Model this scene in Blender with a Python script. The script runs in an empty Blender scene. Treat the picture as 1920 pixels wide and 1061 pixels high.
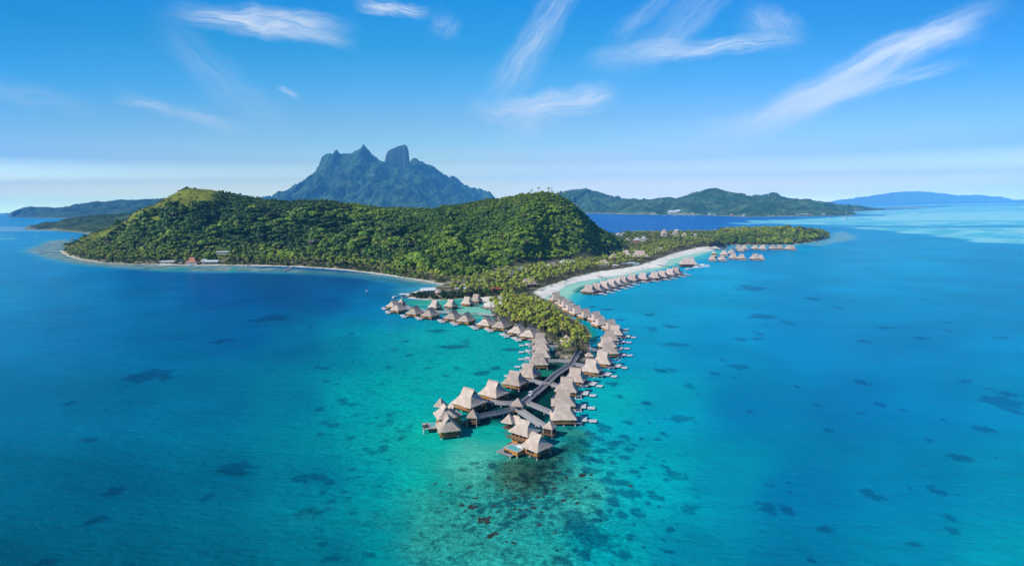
import bpy, bmesh, math, random
import numpy as np
from mathutils import Matrix, Vector
random.seed(7); rng = np.random.default_rng(11)
S = bpy.context.scene
COL = S.collection
R = math.radians

# ---------------------------------------------------------------- camera model
FPX, CAMH, HORIZ, ROLL = 1100.0, 92.0, 382.9, math.atan(0.0125)
PITCH = math.atan((530.5 - HORIZ) / FPX)
FW = np.array([0, math.cos(PITCH), -math.sin(PITCH)])
U0 = np.array([0, math.sin(PITCH), math.cos(PITCH)])
X0 = np.array([1.0, 0, 0])
UP = math.cos(ROLL) * U0 + math.sin(ROLL) * X0
RT = math.cos(ROLL) * X0 - math.sin(ROLL) * U0

def ray(px, py):
    return FW + (px - 960) / FPX * RT + (530.5 - py) / FPX * UP
def G(px, py, z=0.0):
    d = ray(px, py); t = (z - CAMH) / d[2]
    return np.array([d[0] * t, d[1] * t, z])
def at(px, py, Y):
    d = ray(px, py); t = Y / d[1]
    return np.array([d[0] * t, Y, CAMH + d[2] * t])
def GP(pts, z=0.0):
    return np.array([G(a, b, z)[:2] for a, b in pts])
def scale_at(p):                     # metres per photo pixel at a world point
    return float(np.dot(np.array(p) - np.array([0, 0, CAMH]), FW)) / FPX

cam = bpy.data.objects.new('camera', bpy.data.cameras.new('camera'))
COL.objects.link(cam)
cam.data.sensor_width = 36; cam.data.lens = FPX / 1920 * 36
cam.data.clip_start = 1; cam.data.clip_end = 200000
M = Matrix.Identity(4)
for i in range(3):
    M[i][0] = RT[i]; M[i][1] = UP[i]; M[i][2] = -FW[i]
M[2][3] = CAMH
cam.matrix_world = M
S.camera = cam

# ---------------------------------------------------------------- numeric helpers
def lerp(a, b, t): return a + (b - a) * t
def sstep(a, b, x):
    t = np.clip((x - a) / (b - a), 0, 1); return t * t * (3 - 2 * t)
def _hash(ix, iy, seed):
    h = (ix.astype(np.int64) * 374761393 + iy.astype(np.int64) * 668265263 + seed * 1442695041) & 0xffffffff
    h = ((h ^ (h >> 13)) * 1274126177) & 0xffffffff
    return ((h ^ (h >> 16)) & 0xffff) / 65535.0
def vnoise(x, y, seed=0):
    ix, iy = np.floor(x), np.floor(y); fx, fy = x - ix, y - iy
    fx = fx * fx * (3 - 2 * fx); fy = fy * fy * (3 - 2 * fy)
    a = _hash(ix, iy, seed); b = _hash(ix + 1, iy, seed); c = _hash(ix, iy + 1, seed); d = _hash(ix + 1, iy + 1, seed)
    return lerp(lerp(a, b, fx), lerp(c, d, fx), fy)
def fbm(x, y, octv=4, seed=0):
    s = 0; a = 0.5; n = 0
    for k in range(octv):
        s = s + a * vnoise(x * 2 ** k, y * 2 ** k, seed + k * 17); n += a; a *= .5
    return s / n                      # 0..1
def inside(P, poly):
    x, y = P[..., 0], P[..., 1]; r = np.zeros(x.shape, bool); n = len(poly)
    for i in range(n):
        x1, y1 = poly[i]; x2, y2 = poly[(i + 1) % n]
        if y1 == y2: continue
        c = ((y1 > y) != (y2 > y)) & (x < (x2 - x1) * (y - y1) / (y2 - y1) + x1)
        r ^= c
    return r
def polydist(P, pts, closed=True, vals=None):
    x, y = P[..., 0], P[..., 1]; best = np.full(x.shape, 1e18); bv = np.zeros(x.shape)
    n = len(pts)
    for i in range(n if closed else n - 1):
        j = (i + 1) % n
        x1, y1 = pts[i][0], pts[i][1]; dx, dy = pts[j][0] - x1, pts[j][1] - y1
        L = dx * dx + dy * dy + 1e-9
        t = np.clip(((x - x1) * dx + (y - y1) * dy) / L, 0, 1)
        d = (x - x1 - t * dx) ** 2 + (y - y1 - t * dy) ** 2
        m = d < best
        best = np.where(m, d, best)
        if vals is not None: bv = np.where(m, vals[i] + (vals[j] - vals[i]) * t, bv)
    return (np.sqrt(best), bv) if vals is not None else np.sqrt(best)
def sdist(P, poly):
    d = polydist(P, poly); return np.where(inside(P, poly), d, -d)
def smooth_poly(pts, n=2):
    p = np.array(pts, float)
    for _ in range(n):
        q = np.roll(p, -1, 0); a = .75 * p + .25 * q; b = .25 * p + .75 * q
        p = np.stack([a, b], 1).reshape(-1, 2)
    return p
def lin(c):                           # sRGB 0..255 -> linear
    c = np.array(c, float) / 255
    return np.where(c <= .04045, c / 12.92, ((c + .055) / 1.055) ** 2.4)

# ---------------------------------------------------------------- object helpers
def tag(o, label=None, cat=None, group=None, kind=None):
    if label: o['label'] = label
    if cat: o['category'] = cat
    if group: o['group'] = group
    if kind: o['kind'] = kind
    return o
def empty(name, loc=(0, 0, 0), rz=0.0):
    o = bpy.data.objects.new(name, None); COL.objects.link(o)
    o.location = loc; o.rotation_euler = (0, 0, rz); o.empty_display_size = .5
    return o
def link(name, me, parent=None, loc=None, rz=None):
    o = bpy.data.objects.new(name, me); COL.objects.link(o)
    if parent is not None: o.parent = parent
    if loc is not None: o.location = loc
    if rz is not None: o.rotation_euler = (0, 0, rz)
    return o
def copy_tree(o, parent=None):
    c = o.copy(); COL.objects.link(c)
    if parent is not None: c.parent = parent
    for ch in list(o.children): copy_tree(ch, c)
    return c

class MB:
    """collects shapes into one mesh"""
    def __init__(s): s.v = []; s.f = []
    def box(s, x0, x1, y0, y1, z0, z1, rz=0, o=(0, 0, 0)):
        c, n = math.cos(rz), math.sin(rz); b = len(s.v)
        for z in (z0, z1):
            for x, y in ((x0, y0), (x1, y0), (x1, y1), (x0, y1)):
                s.v.append((o[0] + x * c - y * n, o[1] + x * n + y * c, o[2] + z))
        s.f += [(b + 3, b + 2, b + 1, b), (b + 4, b + 5, b + 6, b + 7)] + [(b + i, b + (i + 1) % 4, b + 4 + (i + 1) % 4, b + 4 + i) for i in range(4)]
        return s
    def bar(s, p, q, r, n=6, r2=None):
        p, q = Vector(p), Vector(q); d = (q - p).normalized()
        a = d.orthogonal().normalized(); c = d.cross(a); b = len(s.v); r2 = r if r2 is None else r2
        for pt, rr in ((p, r), (q, r2)):
            for i in range(n):
                t = 2 * math.pi * i / n
                s.v.append(tuple(pt + rr * (math.cos(t) * a + math.sin(t) * c)))
        s.f += [(b + i, b + (i + 1) % n, b + n + (i + 1) % n, b + n + i) for i in range(n)]
        s.f += [tuple(b + n - 1 - i for i in range(n)), tuple(b + n + i for i in range(n))]
        return s
    def rings(s, rings, cap0=True, cap1=True):
        b = len(s.v); n = len(rings[0])
        for r in rings: s.v += [tuple(p) for p in r]
        for k in range(len(rings) - 1):
            for i in range(n):
                j = (i + 1) % n
                s.f.append((b + k * n + i, b + k * n + j, b + (k + 1) * n + j, b + (k + 1) * n + i))
        if cap0: s.f.append(tuple(b + n - 1 - i for i in range(n)))
        if cap1: s.f.append(tuple(b + (len(rings) - 1) * n + i for i in range(n)))
        return s
    def poly(s, pts, faces):
        b = len(s.v); s.v += [tuple(p) for p in pts]; s.f += [tuple(b + i for i in f) for f in faces]; return s
    def mesh(s, name, mat, smooth=False):
        me = bpy.data.meshes.new(name); me.from_pydata(s.v, [], s.f); me.materials.append(mat)
        if smooth: me.polygons.foreach_set('use_smooth', [True] * len(me.polygons))
        me.update(); return me
    def build(s, name, mat, parent=None, smooth=False): return link(name, s.mesh(name, mat, smooth), parent)

def fastmesh(name, V, F, mat, col=None, smooth=False, attrs=None):
    """V (n,3); F (m,k) all the same k; col (n,3) -> colour attribute tint"""
    me = bpy.data.meshes.new(name); V = np.asarray(V, np.float32); F = np.asarray(F, np.int32)
    k = F.shape[1]
    me.vertices.add(len(V)); me.vertices.foreach_set('co', V.ravel())
    me.loops.add(F.size); me.loops.foreach_set('vertex_index', F.ravel())
    me.polygons.add(len(F)); me.polygons.foreach_set('loop_start', np.arange(len(F), dtype=np.int32) * k)
    if smooth: me.polygons.foreach_set('use_smooth', np.ones(len(F), bool))
    me.update(calc_edges=True)
    if col is not None:
        a = me.attributes.new('tint', 'FLOAT_COLOR', 'POINT')
        c = np.ones((len(V), 4), np.float32); c[:, :3] = col; a.data.foreach_set('color', c.ravel())
    for n_, v_ in (attrs or {}).items():
        a = me.attributes.new(n_, 'FLOAT', 'POINT'); a.data.foreach_set('value', np.asarray(v_, np.float32).ravel())
    if mat: me.materials.append(mat)
    return me
def gridfaces(nr, nc):
    i = np.arange(nr - 1)[:, None] * nc + np.arange(nc - 1)[None, :]
    return np.stack([i, i + 1, i + nc + 1, i + nc], -1).reshape(-1, 4)

# ---------------------------------------------------------------- materials
def newmat(name):
    m = bpy.data.materials.new(name); m.use_nodes = True; nt = m.node_tree
    b = nt.nodes['Principled BSDF']; return m, nt, b
def node(nt, typ, **kw):
    n = nt.nodes.new(typ)
    for k, v in kw.items():
        if k.startswith('i_'): n.inputs[k[2:].replace('_', ' ')].default_value = v
        else: setattr(n, k, v)
    return n
def math_n(nt, op, a, b=None, clamp=False):
    n = nt.nodes.new('ShaderNodeMath'); n.operation = op; n.use_clamp = clamp
    for i, v in enumerate((a, b)):
        if v is None: continue
        if isinstance(v, (int, float)): n.inputs[i].default_value = v
        else: nt.links.new(v, n.inputs[i])
    return n.outputs[0]
def mixc(nt, fac, a, b, mode='MIX'):
    n = nt.nodes.new('ShaderNodeMix'); n.data_type = 'RGBA'; n.blend_type = mode
    for s, v in ((n.inputs[0], fac), (n.inputs[6], a), (n.inputs[7], b)):
        if isinstance(v, (int, float)): s.default_value = v
        elif isinstance(v, (tuple, list)): s.default_value = (*v[:3], 1)
        else: nt.links.new(v, s)
    return n.outputs[2]
def mrange(nt, v, a, b, c=0.0, d=1.0):
    n = nt.nodes.new('ShaderNodeMapRange'); n.interpolation_type = 'SMOOTHSTEP'
    nt.links.new(v, n.inputs[0])
    for i, x in enumerate((a, b, c, d)): n.inputs[i + 1].default_value = x
    return n.outputs[0]
def noise_n(nt, vec, scale, detail=4, rough=.55, dist=0.0):
    n = node(nt, 'ShaderNodeTexNoise'); n.inputs['Scale'].default_value = scale; n.inputs['Detail'].default_value = detail
    n.inputs['Roughness'].default_value = rough; n.inputs['Distortion'].default_value = dist
    if vec is not None: nt.links.new(vec, n.inputs['Vector'])
    return n.outputs['Fac']
def objcoord(nt): return node(nt, 'ShaderNodeTexCoord').outputs['Object']
def geopos(nt): return node(nt, 'ShaderNodeNewGeometry').outputs['Position']
def scaled(nt, vec, s):
    n = node(nt, 'ShaderNodeVectorMath', operation='MULTIPLY'); nt.links.new(vec, n.inputs[0]); n.inputs[1].default_value = s
    return n.outputs[0]
def bump(nt, b, h, strength, dist):
    n = node(nt, 'ShaderNodeBump'); n.inputs['Strength'].default_value = strength; n.inputs['Distance'].default_value = dist
    nt.links.new(h, n.inputs['Height']); nt.links.new(n.outputs[0], b.inputs['Normal'])

def simple(name, c, rough=.7, var=.18, scale=1.5, spec=.3, randomize=0.0):
    m, nt, b = newmat(name)
    f = noise_n(nt, objcoord(nt), scale, 5, .6)
    col = mixc(nt, f, tuple(x * (1 - var) for x in c), tuple(min(1, x * (1 + var)) for x in c))
    if randomize:
        oi = node(nt, 'ShaderNodeObjectInfo').outputs['Random']
        k = mrange(nt, oi, 0, 1, 1 - randomize, 1 + randomize)
        col = mixc(nt, 1.0, col, k, 'MULTIPLY')
    nt.links.new(col, b.inputs['Base Color'])
    b.inputs['Roughness'].default_value = rough; b.inputs['Specular IOR Level'].default_value = spec
    return m

def thatch_mat(name, c):
    m, nt, b = newmat(name); co = objcoord(nt)
    s1 = noise_n(nt, scaled(nt, co, (5.0, 5.0, .9)), 1.0, 6, .7)
    s2 = noise_n(nt, co, .35, 4, .6)
    # horizontal courses of the thatch
    z = node(nt, 'ShaderNodeSeparateXYZ'); nt.links.new(co, z.inputs[0])
    course = math_n(nt, 'FRACT', math_n(nt, 'ADD', math_n(nt, 'MULTIPLY', z.outputs[2], 1.6), math_n(nt, 'MULTIPLY', s1, .5)))
    k = math_n(nt, 'ADD', math_n(nt, 'MULTIPLY', s1, .52), math_n(nt, 'ADD', math_n(nt, 'MULTIPLY', s2, .44), math_n(nt, 'MULTIPLY', course, .05)))
    cr = node(nt, 'ShaderNodeValToRGB'); nt.links.new(k, cr.inputs[0])
    e = cr.color_ramp.elements
    e[0].position = .32; e[0].color = (c[0] * .42, c[1] * .38, c[2] * .36, 1)
    e[1].position = .66; e[1].color = (c[0] * 1.2, c[1] * 1.2, c[2] * 1.22, 1)
    oi = node(nt, 'ShaderNodeObjectInfo').outputs['Random']
    col = mixc(nt, 1.0, cr.outputs[0], mrange(nt, oi, 0, 1, .80, 1.12), 'MULTIPLY')
    nt.links.new(col, b.inputs['Base Color']); b.inputs['Roughness'].default_value = .95
    b.inputs['Specular IOR Level'].default_value = .1
    bump(nt, b, math_n(nt, 'ADD', s1, math_n(nt, 'MULTIPLY', course, .1)), .8, .25)
    return m

def plank_mat(name, c, ax=0, scale=4.0):
    m, nt, b = newmat(name); co = objcoord(nt)
    sep = node(nt, 'ShaderNodeSeparateXYZ'); nt.links.new(co, sep.inputs[0])
    fr = math_n(nt, 'FRACT', math_n(nt, 'MULTIPLY', sep.outputs[ax], scale))
    gap = math_n(nt, 'LESS_THAN', fr, .14)
    n = noise_n(nt, co, 1.3, 5, .65)
    col = mixc(nt, n, tuple(x * .78 for x in c), tuple(min(1, x * 1.2) for x in c))
    col = mixc(nt, math_n(nt, 'MULTIPLY', gap, .5), col, tuple(x * .3 for x in c))
    nt.links.new(col, b.inputs['Base Color']); b.inputs['Roughness'].default_value = .75
    return m

def leaf_mat(name, mul=(1, 1, 1), var=.35, transl=True):
    """tint attribute x per-object variation"""
    m, nt, b = newmat(name)
    at_ = node(nt, 'ShaderNodeAttribute', attribute_name='tint').outputs['Color']
    oi = node(nt, 'ShaderNodeObjectInfo').outputs['Random']
    n = noise_n(nt, geopos(nt), .9, 3, .6)
    col = mixc(nt, 1.0, at_, tuple(mul), 'MULTIPLY')
    col = mixc(nt, 1.0, col, mrange(nt, n, .3, .7, .85, 1.15), 'MULTIPLY')
    hs = node(nt, 'ShaderNodeHueSaturation'); nt.links.new(col, hs.inputs['Color'])
    nt.links.new(mrange(nt, oi, 0, 1, .485, .512), hs.inputs['Hue'])
    nt.links.new(mrange(nt, math_n(nt, 'FRACT', math_n(nt, 'MULTIPLY', oi, 7.3)), 0, 1, 1 - var, 1 + var), hs.inputs['Value'])
    nt.links.new(hs.outputs[0], b.inputs['Base Color'])
    b.inputs['Roughness'].default_value = .55; b.inputs['Specular IOR Level'].default_value = .25
    return m

MAT = {}
MAT['thatch'] = thatch_mat('thatch', (.66, .535, .44))
MAT['thatch_far'] = thatch_mat('thatch_far', (.62, .49, .43))
MAT['bamboo'] = plank_mat('bamboo_wall', (.50, .22, .045), 0, 2.2)
MAT['darkwood'] = simple('dark_wood', (.07, .04, .028), .7)
MAT['frame'] = simple('timber_frame', (.17, .10, .055), .8)
MAT['pile'] = simple('concrete_pile', (.55, .54, .52), .8)
MAT['deck'] = plank_mat('grey_decking', (.36, .34, .36), 1, 3.0)
MAT['white_deck'] = plank_mat('bleached_decking', (.70, .68, .68), 1, 2.0)
MAT['pale_deck'] = plank_mat('weathered_decking', (.50, .45, .44), 1, 2.5)
MAT['walk'] = plank_mat('boardwalk', (.135, .135, .175), 1, 3.0)
MAT['rail'] = simple('pale_railing', (.46, .44, .45), .7)
MAT['white'] = simple('white_paint', (.72, .72, .72), .5, .06)
MAT['canopy'] = simple('dark_canopy', (.025, .035, .07), .4)
MAT['panel'] = simple('blue_glass', (.05, .07, .17), .25, .2, 3, .6)
MAT['glass'] = simple('window_glass', (.02, .03, .04), .15, .2, 2, .6)
MAT['pool'] = simple('pool_water', (.10, .50, .52), .1, .1, .6, .4)
MAT['cushion'] = simple('white_cushion', (.74, .73, .72), .8, .05)
MAT['dark_fabric'] = simple('dark_fabric', (.03, .03, .04), .8)
MAT['grey_roof'] = simple('grey_roof', (.46, .46, .50), .6, .2, .6)
MAT['white_roof'] = simple('white_roof', (.72, .73, .76), .5, .1, .6)
MAT['blue_roof'] = simple('blue_roof', (.36, .46, .58), .5, .1, .6)
MAT['red_roof'] = simple('red_roof', (.48, .20, .13), .7, .2, .8)
MAT['stucco'] = simple('stucco', (.60, .56, .50), .8, .1)
MAT['court'] = simple('court_red', (.50, .08, .06), .8, .12, .5)
MAT['court_green'] = simple('court_green', (.06, .22, .10), .8, .12, .5)
MAT['rock'] = simple('rock', (.13, .115, .10), .9, .45, .8)
MAT['coral'] = simple('coral_rock', (.028, .040, .035), .9, .8, 1.6)
MAT['trunk'] = simple('palm_trunk', (.22, .18, .14), .9, .3)
MAT['bark'] = simple('bark', (.12, .09, .07), .9, .3)
MAT['leaf'] = leaf_mat('leaves')
MAT['palm'] = leaf_mat('palm_fronds', var=.25)

# ---------------------------------------------------------------- light, sky, air
SUN_EL, SUN_AZ = R(38), math.atan2(-.88, -.47)          # azimuth of the direction TO the sun: atan2(x, y)
sd_ = Vector((math.cos(SUN_EL) * math.sin(SUN_AZ), math.cos(SUN_EL) * math.cos(SUN_AZ), math.sin(SUN_EL)))
sun = bpy.data.lights.new('sun', 'SUN'); sun.energy = 4.9; sun.angle = R(.5); sun.color = (1, .95, .87)
so = bpy.data.objects.new('sun', sun); COL.objects.link(so)
so.rotation_euler = sd_.to_track_quat('Z', 'Y').to_euler(); so.location = (-400, -200, 600)

W = bpy.data.worlds.new('World'); S.world = W; W.use_nodes = True
nt = W.node_tree; bg = nt.nodes['Background']
sky = node(nt, 'ShaderNodeTexSky', sky_type='NISHITA', sun_disc=False)
sky.sun_elevation = SUN_EL; sky.sun_rotation = SUN_AZ
sky.altitude = 90; sky.air_density = 1.0; sky.dust_density = .35; sky.ozone_density = 3.5
gen = node(nt, 'ShaderNodeTexCoord').outputs['Generated']
sp = node(nt, 'ShaderNodeSeparateXYZ'); nt.links.new(gen, sp.inputs[0])
# clear tropical air: colour balance of the sky by height above the horizon
bal = node(nt, 'ShaderNodeValToRGB'); nt.links.new(math_n(nt, 'MAXIMUM', sp.outputs[2], 0.0), bal.inputs[0])
SKYB = [(0.0, 7.059, 7.21, 5.2), (0.012, 5.431, 4.973, 3.786), (0.028, 5.546, 4.664, 2.91), (0.045, 4.802, 4.098, 2.673), (0.07, 2.566, 2.314, 1.751), (0.1, 1.623, 1.862, 1.643), (0.135, 1.174, 1.526, 1.564), (0.18, 0.626, 1.422, 1.689), (0.24, 0.18, 1.271, 1.662), (0.324, 0.02, 1.129, 1.849), (0.42, 0.06, 0.85, 1.35), (0.6, 0.25, 0.45, 0.55), (1.0, 0.3, 0.4, 0.48)]
el = bal.color_ramp.elements
while len(el) < len(SKYB): el.new(.5)
for e, q in zip(el, SKYB): e.position = q[0]; e.color = (q[1] / 8, q[2] / 8, q[3] / 8, 1)
bl2 = node(nt, 'ShaderNodeVectorMath', operation='MULTIPLY'); nt.links.new(sky.outputs[0], bl2.inputs[0]); nt.links.new(bal.outputs[0], bl2.inputs[1])
bl3 = node(nt, 'ShaderNodeVectorMath', operation='SCALE'); nt.links.new(bl2.outputs[0], bl3.inputs[0]); bl3.inputs['Scale'].default_value = 8.0
side = node(nt, 'ShaderNodeValToRGB'); nt.links.new(math_n(nt, 'MAXIMUM', sp.outputs[2], 0.0), side.inputs[0])     # evens out the quarters of the sky
SIDEB = [(0.0, 1.25, 1.55, 1.75), (0.012, 1.25, 1.55, 1.75), (0.028, 1.42, 1.34, 1.57), (0.045, 1.12, 1.16, 1.43), (0.07, 0.56, 0.68, 1.15), (0.1, 0.63, 0.72, 0.99), (0.135, 0.5, 0.74, 0.955), (0.18, 0.26, 0.659, 0.876), (0.24, 0.18, 0.596, 0.75), (0.324, 0.3, 0.6, 0.92), (0.6, 1, 1, 1)]
el = side.color_ramp.elements
while len(el) < len(SIDEB): el.new(.5)
for e, q in zip(el, SIDEB): e.position = q[0]; e.color = (q[1] / 4, q[2] / 4, q[3] / 4, 1)
x2 = math_n(nt, 'MULTIPLY', math_n(nt, 'MULTIPLY', sp.outputs[0], sp.outputs[0]), 2.4, True)
sd4 = node(nt, 'ShaderNodeVectorMath', operation='SCALE'); nt.links.new(side.outputs[0], sd4.inputs[0]); sd4.inputs['Scale'].default_value = 4.0
bl4 = node(nt, 'ShaderNodeVectorMath', operation='MULTIPLY'); nt.links.new(bl3.outputs[0], bl4.inputs[0]); tl = node(nt, 'ShaderNodeVectorMath', operation='MULTIPLY_ADD'); cx = node(nt, 'ShaderNodeCombineXYZ')
tx = math_n(nt, 'MULTIPLY', sp.outputs[0], mrange(nt, sp.outputs[2], .035, .11, 1.75, .9))
for k in range(3): nt.links.new(tx, cx.inputs[k])
nt.links.new(cx.outputs[0], tl.inputs[0]); tl.inputs[1].default_value = (-.24, -.35, -.13); tl.inputs[2].default_value = (1, 1, 1)
sd5 = node(nt, 'ShaderNodeVectorMath', operation='MULTIPLY'); nt.links.new(mixc(nt, x2, (1, 1, 1), sd4.outputs[0]), sd5.inputs[0]); nt.links.new(tl.outputs[0], sd5.inputs[1])
nt.links.new(sd5.outputs[0], bl4.inputs[1])
ys = math_n(nt, 'MAXIMUM', sp.outputs[1], .05)
uu = math_n(nt, 'DIVIDE', sp.outputs[0], ys); vv = math_n(nt, 'DIVIDE', sp.outputs[2], ys)
# cirrus: heading in the sky, tilt, length, breadth (radians at the sky), strength
CL = [(490, 40, 6, 330, 26, .95), (560, 62, 14, 210, 14, .45), (735, 18, 10, 135, 15, .85), (835, 48, 25, 60, 30, .25),
      (1630, 126, -25, 500, 34, 1.0), (1735, 76, -15, 210, 26, .9), (1480, 206, -24, 420, 34, .6), (1640, 163, -15, 360, 15, .75), (1560, 175, -20, 400, 18, .6),
      (1390, 235, -20, 260, 30, .3),
      (1345, 88, -5, 300, 20, .8), (1200, 98, -12, 220, 22, .35), (1450, 48, 18, 130, 32, .35),
      (1045, 192, -6, 220, 26, .95), (970, 215, 4, 190, 26, .55), (1110, 190, -16, 90, 13, .7), (975, 240, -50, 90, 40, .3),
      (1015, 62, -53, 330, 30, .5), (1265, 45, -38, 320, 40, .34), (1210, 20, -42, 200, 20, .25),
      (350, 215, 17, 260, 16, .50), (270, 196, 8, 120, 8, .4), (420, 150, 38, 330, 40, .2), (540, 172, 28, 45, 8, .6), (60, 180, 12, 240, 22, .22),
      (1150, 285, -12, 700, 45, .16), (1700, 290, -4, 600, 50, .16), (250, 285, 3, 600, 45, .12)]
acc = None
for k, (px, py, ang, ln, wd, st) in enumerate(CL):
    d = ray(px, py); u0, v0 = d[0] / d[1], d[2] / d[1]
    ca, sa = math.cos(R(ang)), -math.sin(R(ang))
    du = math_n(nt, 'SUBTRACT', uu, u0); dv = math_n(nt, 'SUBTRACT', vv, v0)
    a = math_n(nt, 'ADD', math_n(nt, 'MULTIPLY', du, ca), math_n(nt, 'MULTIPLY', dv, sa))
    c = math_n(nt, 'SUBTRACT', math_n(nt, 'MULTIPLY', dv, ca), math_n(nt, 'MULTIPLY', du, sa))
    a = math_n(nt, 'MULTIPLY', a, 2 * FPX / ln); c = math_n(nt, 'MULTIPLY', c, FPX / wd)
    cv = node(nt, 'ShaderNodeCombineXYZ'); nt.links.new(a, cv.inputs[0]); nt.links.new(c, cv.inputs[1]); cv.inputs[2].default_value = k * 3.7
    w = noise_n(nt, scaled(nt, cv.outputs[0], (1.6, .4, 1)), 1.0, 2, .5)
    c2 = math_n(nt, 'ADD', c, math_n(nt, 'MULTIPLY', math_n(nt, 'SUBTRACT', w, .5), 1.7))
    cv2 = node(nt, 'ShaderNodeCombineXYZ'); nt.links.new(a, cv2.inputs[0]); nt.links.new(c2, cv2.inputs[1]); cv2.inputs[2].default_value = k * 3.7 + 50
    asp = min(1.0, 7.0 / (ln / wd))
    fi = noise_n(nt, scaled(nt, cv2.outputs[0], (1.0 / asp ** .3, 1.9, 1)), 1.3, 8, .62, .45)
    fall = math_n(nt, 'MULTIPLY', mrange(nt, math_n(nt, 'ABSOLUTE', a), .25, 1.15, 1, 0), mrange(nt, math_n(nt, 'ABSOLUTE', c2), .05, 1.2, 1, 0))
    m = math_n(nt, 'MULTIPLY', math_n(nt, 'MULTIPLY', fall, mrange(nt, fi, .28, .70, .22, 1.0)), st)
    acc = m if acc is None else math_n(nt, 'SUBTRACT', 1.0, math_n(nt, 'MULTIPLY', math_n(nt, 'SUBTRACT', 1.0, acc), math_n(nt, 'SUBTRACT', 1.0, m)))
front = math_n(nt, 'GREATER_THAN', sp.outputs[1], .06)
acc = math_n(nt, 'MULTIPLY', math_n(nt, 'MULTIPLY', acc, .86), front, True)
nt.links.new(mixc(nt, acc, bl4.outputs[0], (9.4, 9.8, 10.2)), bg.inputs[0])
bg.inputs[1].default_value = .105

mh = bpy.data.materials.new('haze'); mh.use_nodes = True; nh = mh.node_tree
for n in list(nh.nodes):
    if n.type == 'BSDF_PRINCIPLED': nh.nodes.remove(n)
pv = node(nh, 'ShaderNodeVolumePrincipled'); pv.inputs['Color'].default_value = (.15, .54, 1.0, 1)
pv.inputs['Density'].default_value = 6e-5; pv.inputs['Anisotropy'].default_value = -.3
nh.links.new(pv.outputs[0], nh.nodes['Material Output'].inputs['Volume'])
hz = MB().box(-32000, 32000, -32000, 32000, -4.5, 1560).build('haze', mh); tag(hz, kind='stuff')
S.view_settings.view_transform = 'Standard'; S.view_settings.look = 'None'
S.view_settings.exposure = 0; S.view_settings.gamma = 1
W.cycles.sampling_method = 'MANUAL'; W.cycles.sample_map_resolution = 256
S.cycles.use_denoising = True; S.cycles.max_bounces = 5; S.cycles.volume_bounces = 1
S.cycles.diffuse_bounces = 2; S.cycles.glossy_bounces = 2; S.cycles.transmission_bounces = 2
S.cycles.sample_clamp_indirect = 4.0

# ---------------------------------------------------------------- shorelines (photo pixels -> world)
SHORE_PX = [(113,470),(118,474),(128,480),(150,487),(190,493),(250,496),(300,496.5),(350,498),(400,497.5),(450,498),(500,499),(550,500),(600,503),(650,507),(700,513),(750,520),(800,528),(828,534),(812,538),(795,541),(775,547),(757,551),(752,555),(764,559),(790,562),(820,563),(845,562),(862,560.5),(880,562),(900,566),(908,571),(902,576),(910,580),(922,582),(926,592),(930,604),(945,614),(968,621),(1000,630),(1030,642),(1042,652),(1043,662),(1052,671),(1068,677),(1080,680),(1096,676),(1106,668),(1108,655),(1106,640),(1110,628),(1102,614),(1086,603),(1068,591),(1050,578),(1034,567),(1022,560),(1030,554),(1044,549),(1052,542),(1063,535),(1085,528.5),(1110,524),(1140,519.5),(1165,515.5),(1185,511),(1215,504),(1240,500.5),(1247,497),(1252,490),(1262,485),(1290,478),(1310,474),(1330,470.5),(1342,468.5),(1362,467),(1366,464.5),(1352,462.5),(1358,460.5),(1380,459.5),(1420,459.5),(1460,459),(1500,457),(1530,453),(1552,447),(1558,442),(1545,437),(1500,432.5),(1440,432),(1380,433),(1340,437),(1290,437),(1230,436),(1170,437),(1130,439),(1000,441),(800,444),(600,447),(400,450),(280,453),(200,457),(140,461),(118,466)]
SHORE = GP(SHORE_PX)
FOOT = GP([(118,471),(150,484),(200,490.5),(300,494.5),(350,495),(430,495),(500,496),(560,497),(620,500),(700,507),(760,513),(830,522),(880,520),(930,509),(980,502),(1050,494),(1100,488),(1150,478),(1172,465),(1180,452),(1140,445),(1100,443),(1000,444),(800,447),(600,450),(400,453),(280,456),(200,460),(140,464)])
BEACH = GP([(1000,553),(1022,562),(1044,552),(1063,537),(1110,526),(1165,517.5),(1215,506),(1249,499),(1264,487),(1310,475.5),(1345,470),(1364,468),(1350,466),(1320,468),(1300,470.5),(1265,478),(1240,485.5),(1217,493),(1200,499.5),(1180,503),(1150,507.5),(1115,512),(1100,516.5),(1070,524),(1040,534),(1012,544),(1000,549)])
def ridge(pts): return np.array([at(*p) for p in pts])
RIDGE_A = ridge([(118,468,1260),(150,453,1250),(200,430,1250),(245,409,1250),(270,396,1250),(300,381,1250),(330,360,1250),(360,351,1250),(400,358,1250),(430,366,1260),(470,371,1260),(500,377,1260),(540,381,1250),(600,379,1240),(650,384,1230),(700,391,1220),(760,394,1200),(800,396,1170),(850,390,1130),(900,380,1100),(950,371,1080),(985,365,1060),(1020,357.5,1050),(1050,365,1060),(1075,381,1080),(1100,404,1110),(1120,421,1130),(1145,438,1160),(1165,452,1180)])
SPUR_A = ridge([(360,351,1250),(345,385,1190),(330,420,1120),(318,455,1050)])
SPUR_B = ridge([(1020,357.5,1050),(1000,400,960),(975,440,880),(950,480,790)])
SPUR_C = ridge([(540,381,1250),(545,410,1160),(560,440,1080)])
SPUR_E = ridge([(1050,365,1060),(1078,410,980),(1098,445,890),(1100,470,820)])
SPUR_D = ridge([(800,396,1170),(790,425,1050),(780,460,930)])
RIDGE_B = ridge([(1165,452,1190),(1185,443,1230),(1215,439,1255),(1250,438,1262),(1300,443,1275),(1345,450,1300),(1400,440,1350),(1450,435,1400),(1490,431,1420),(1530,435,1420),(1550,440,1420)])

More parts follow.
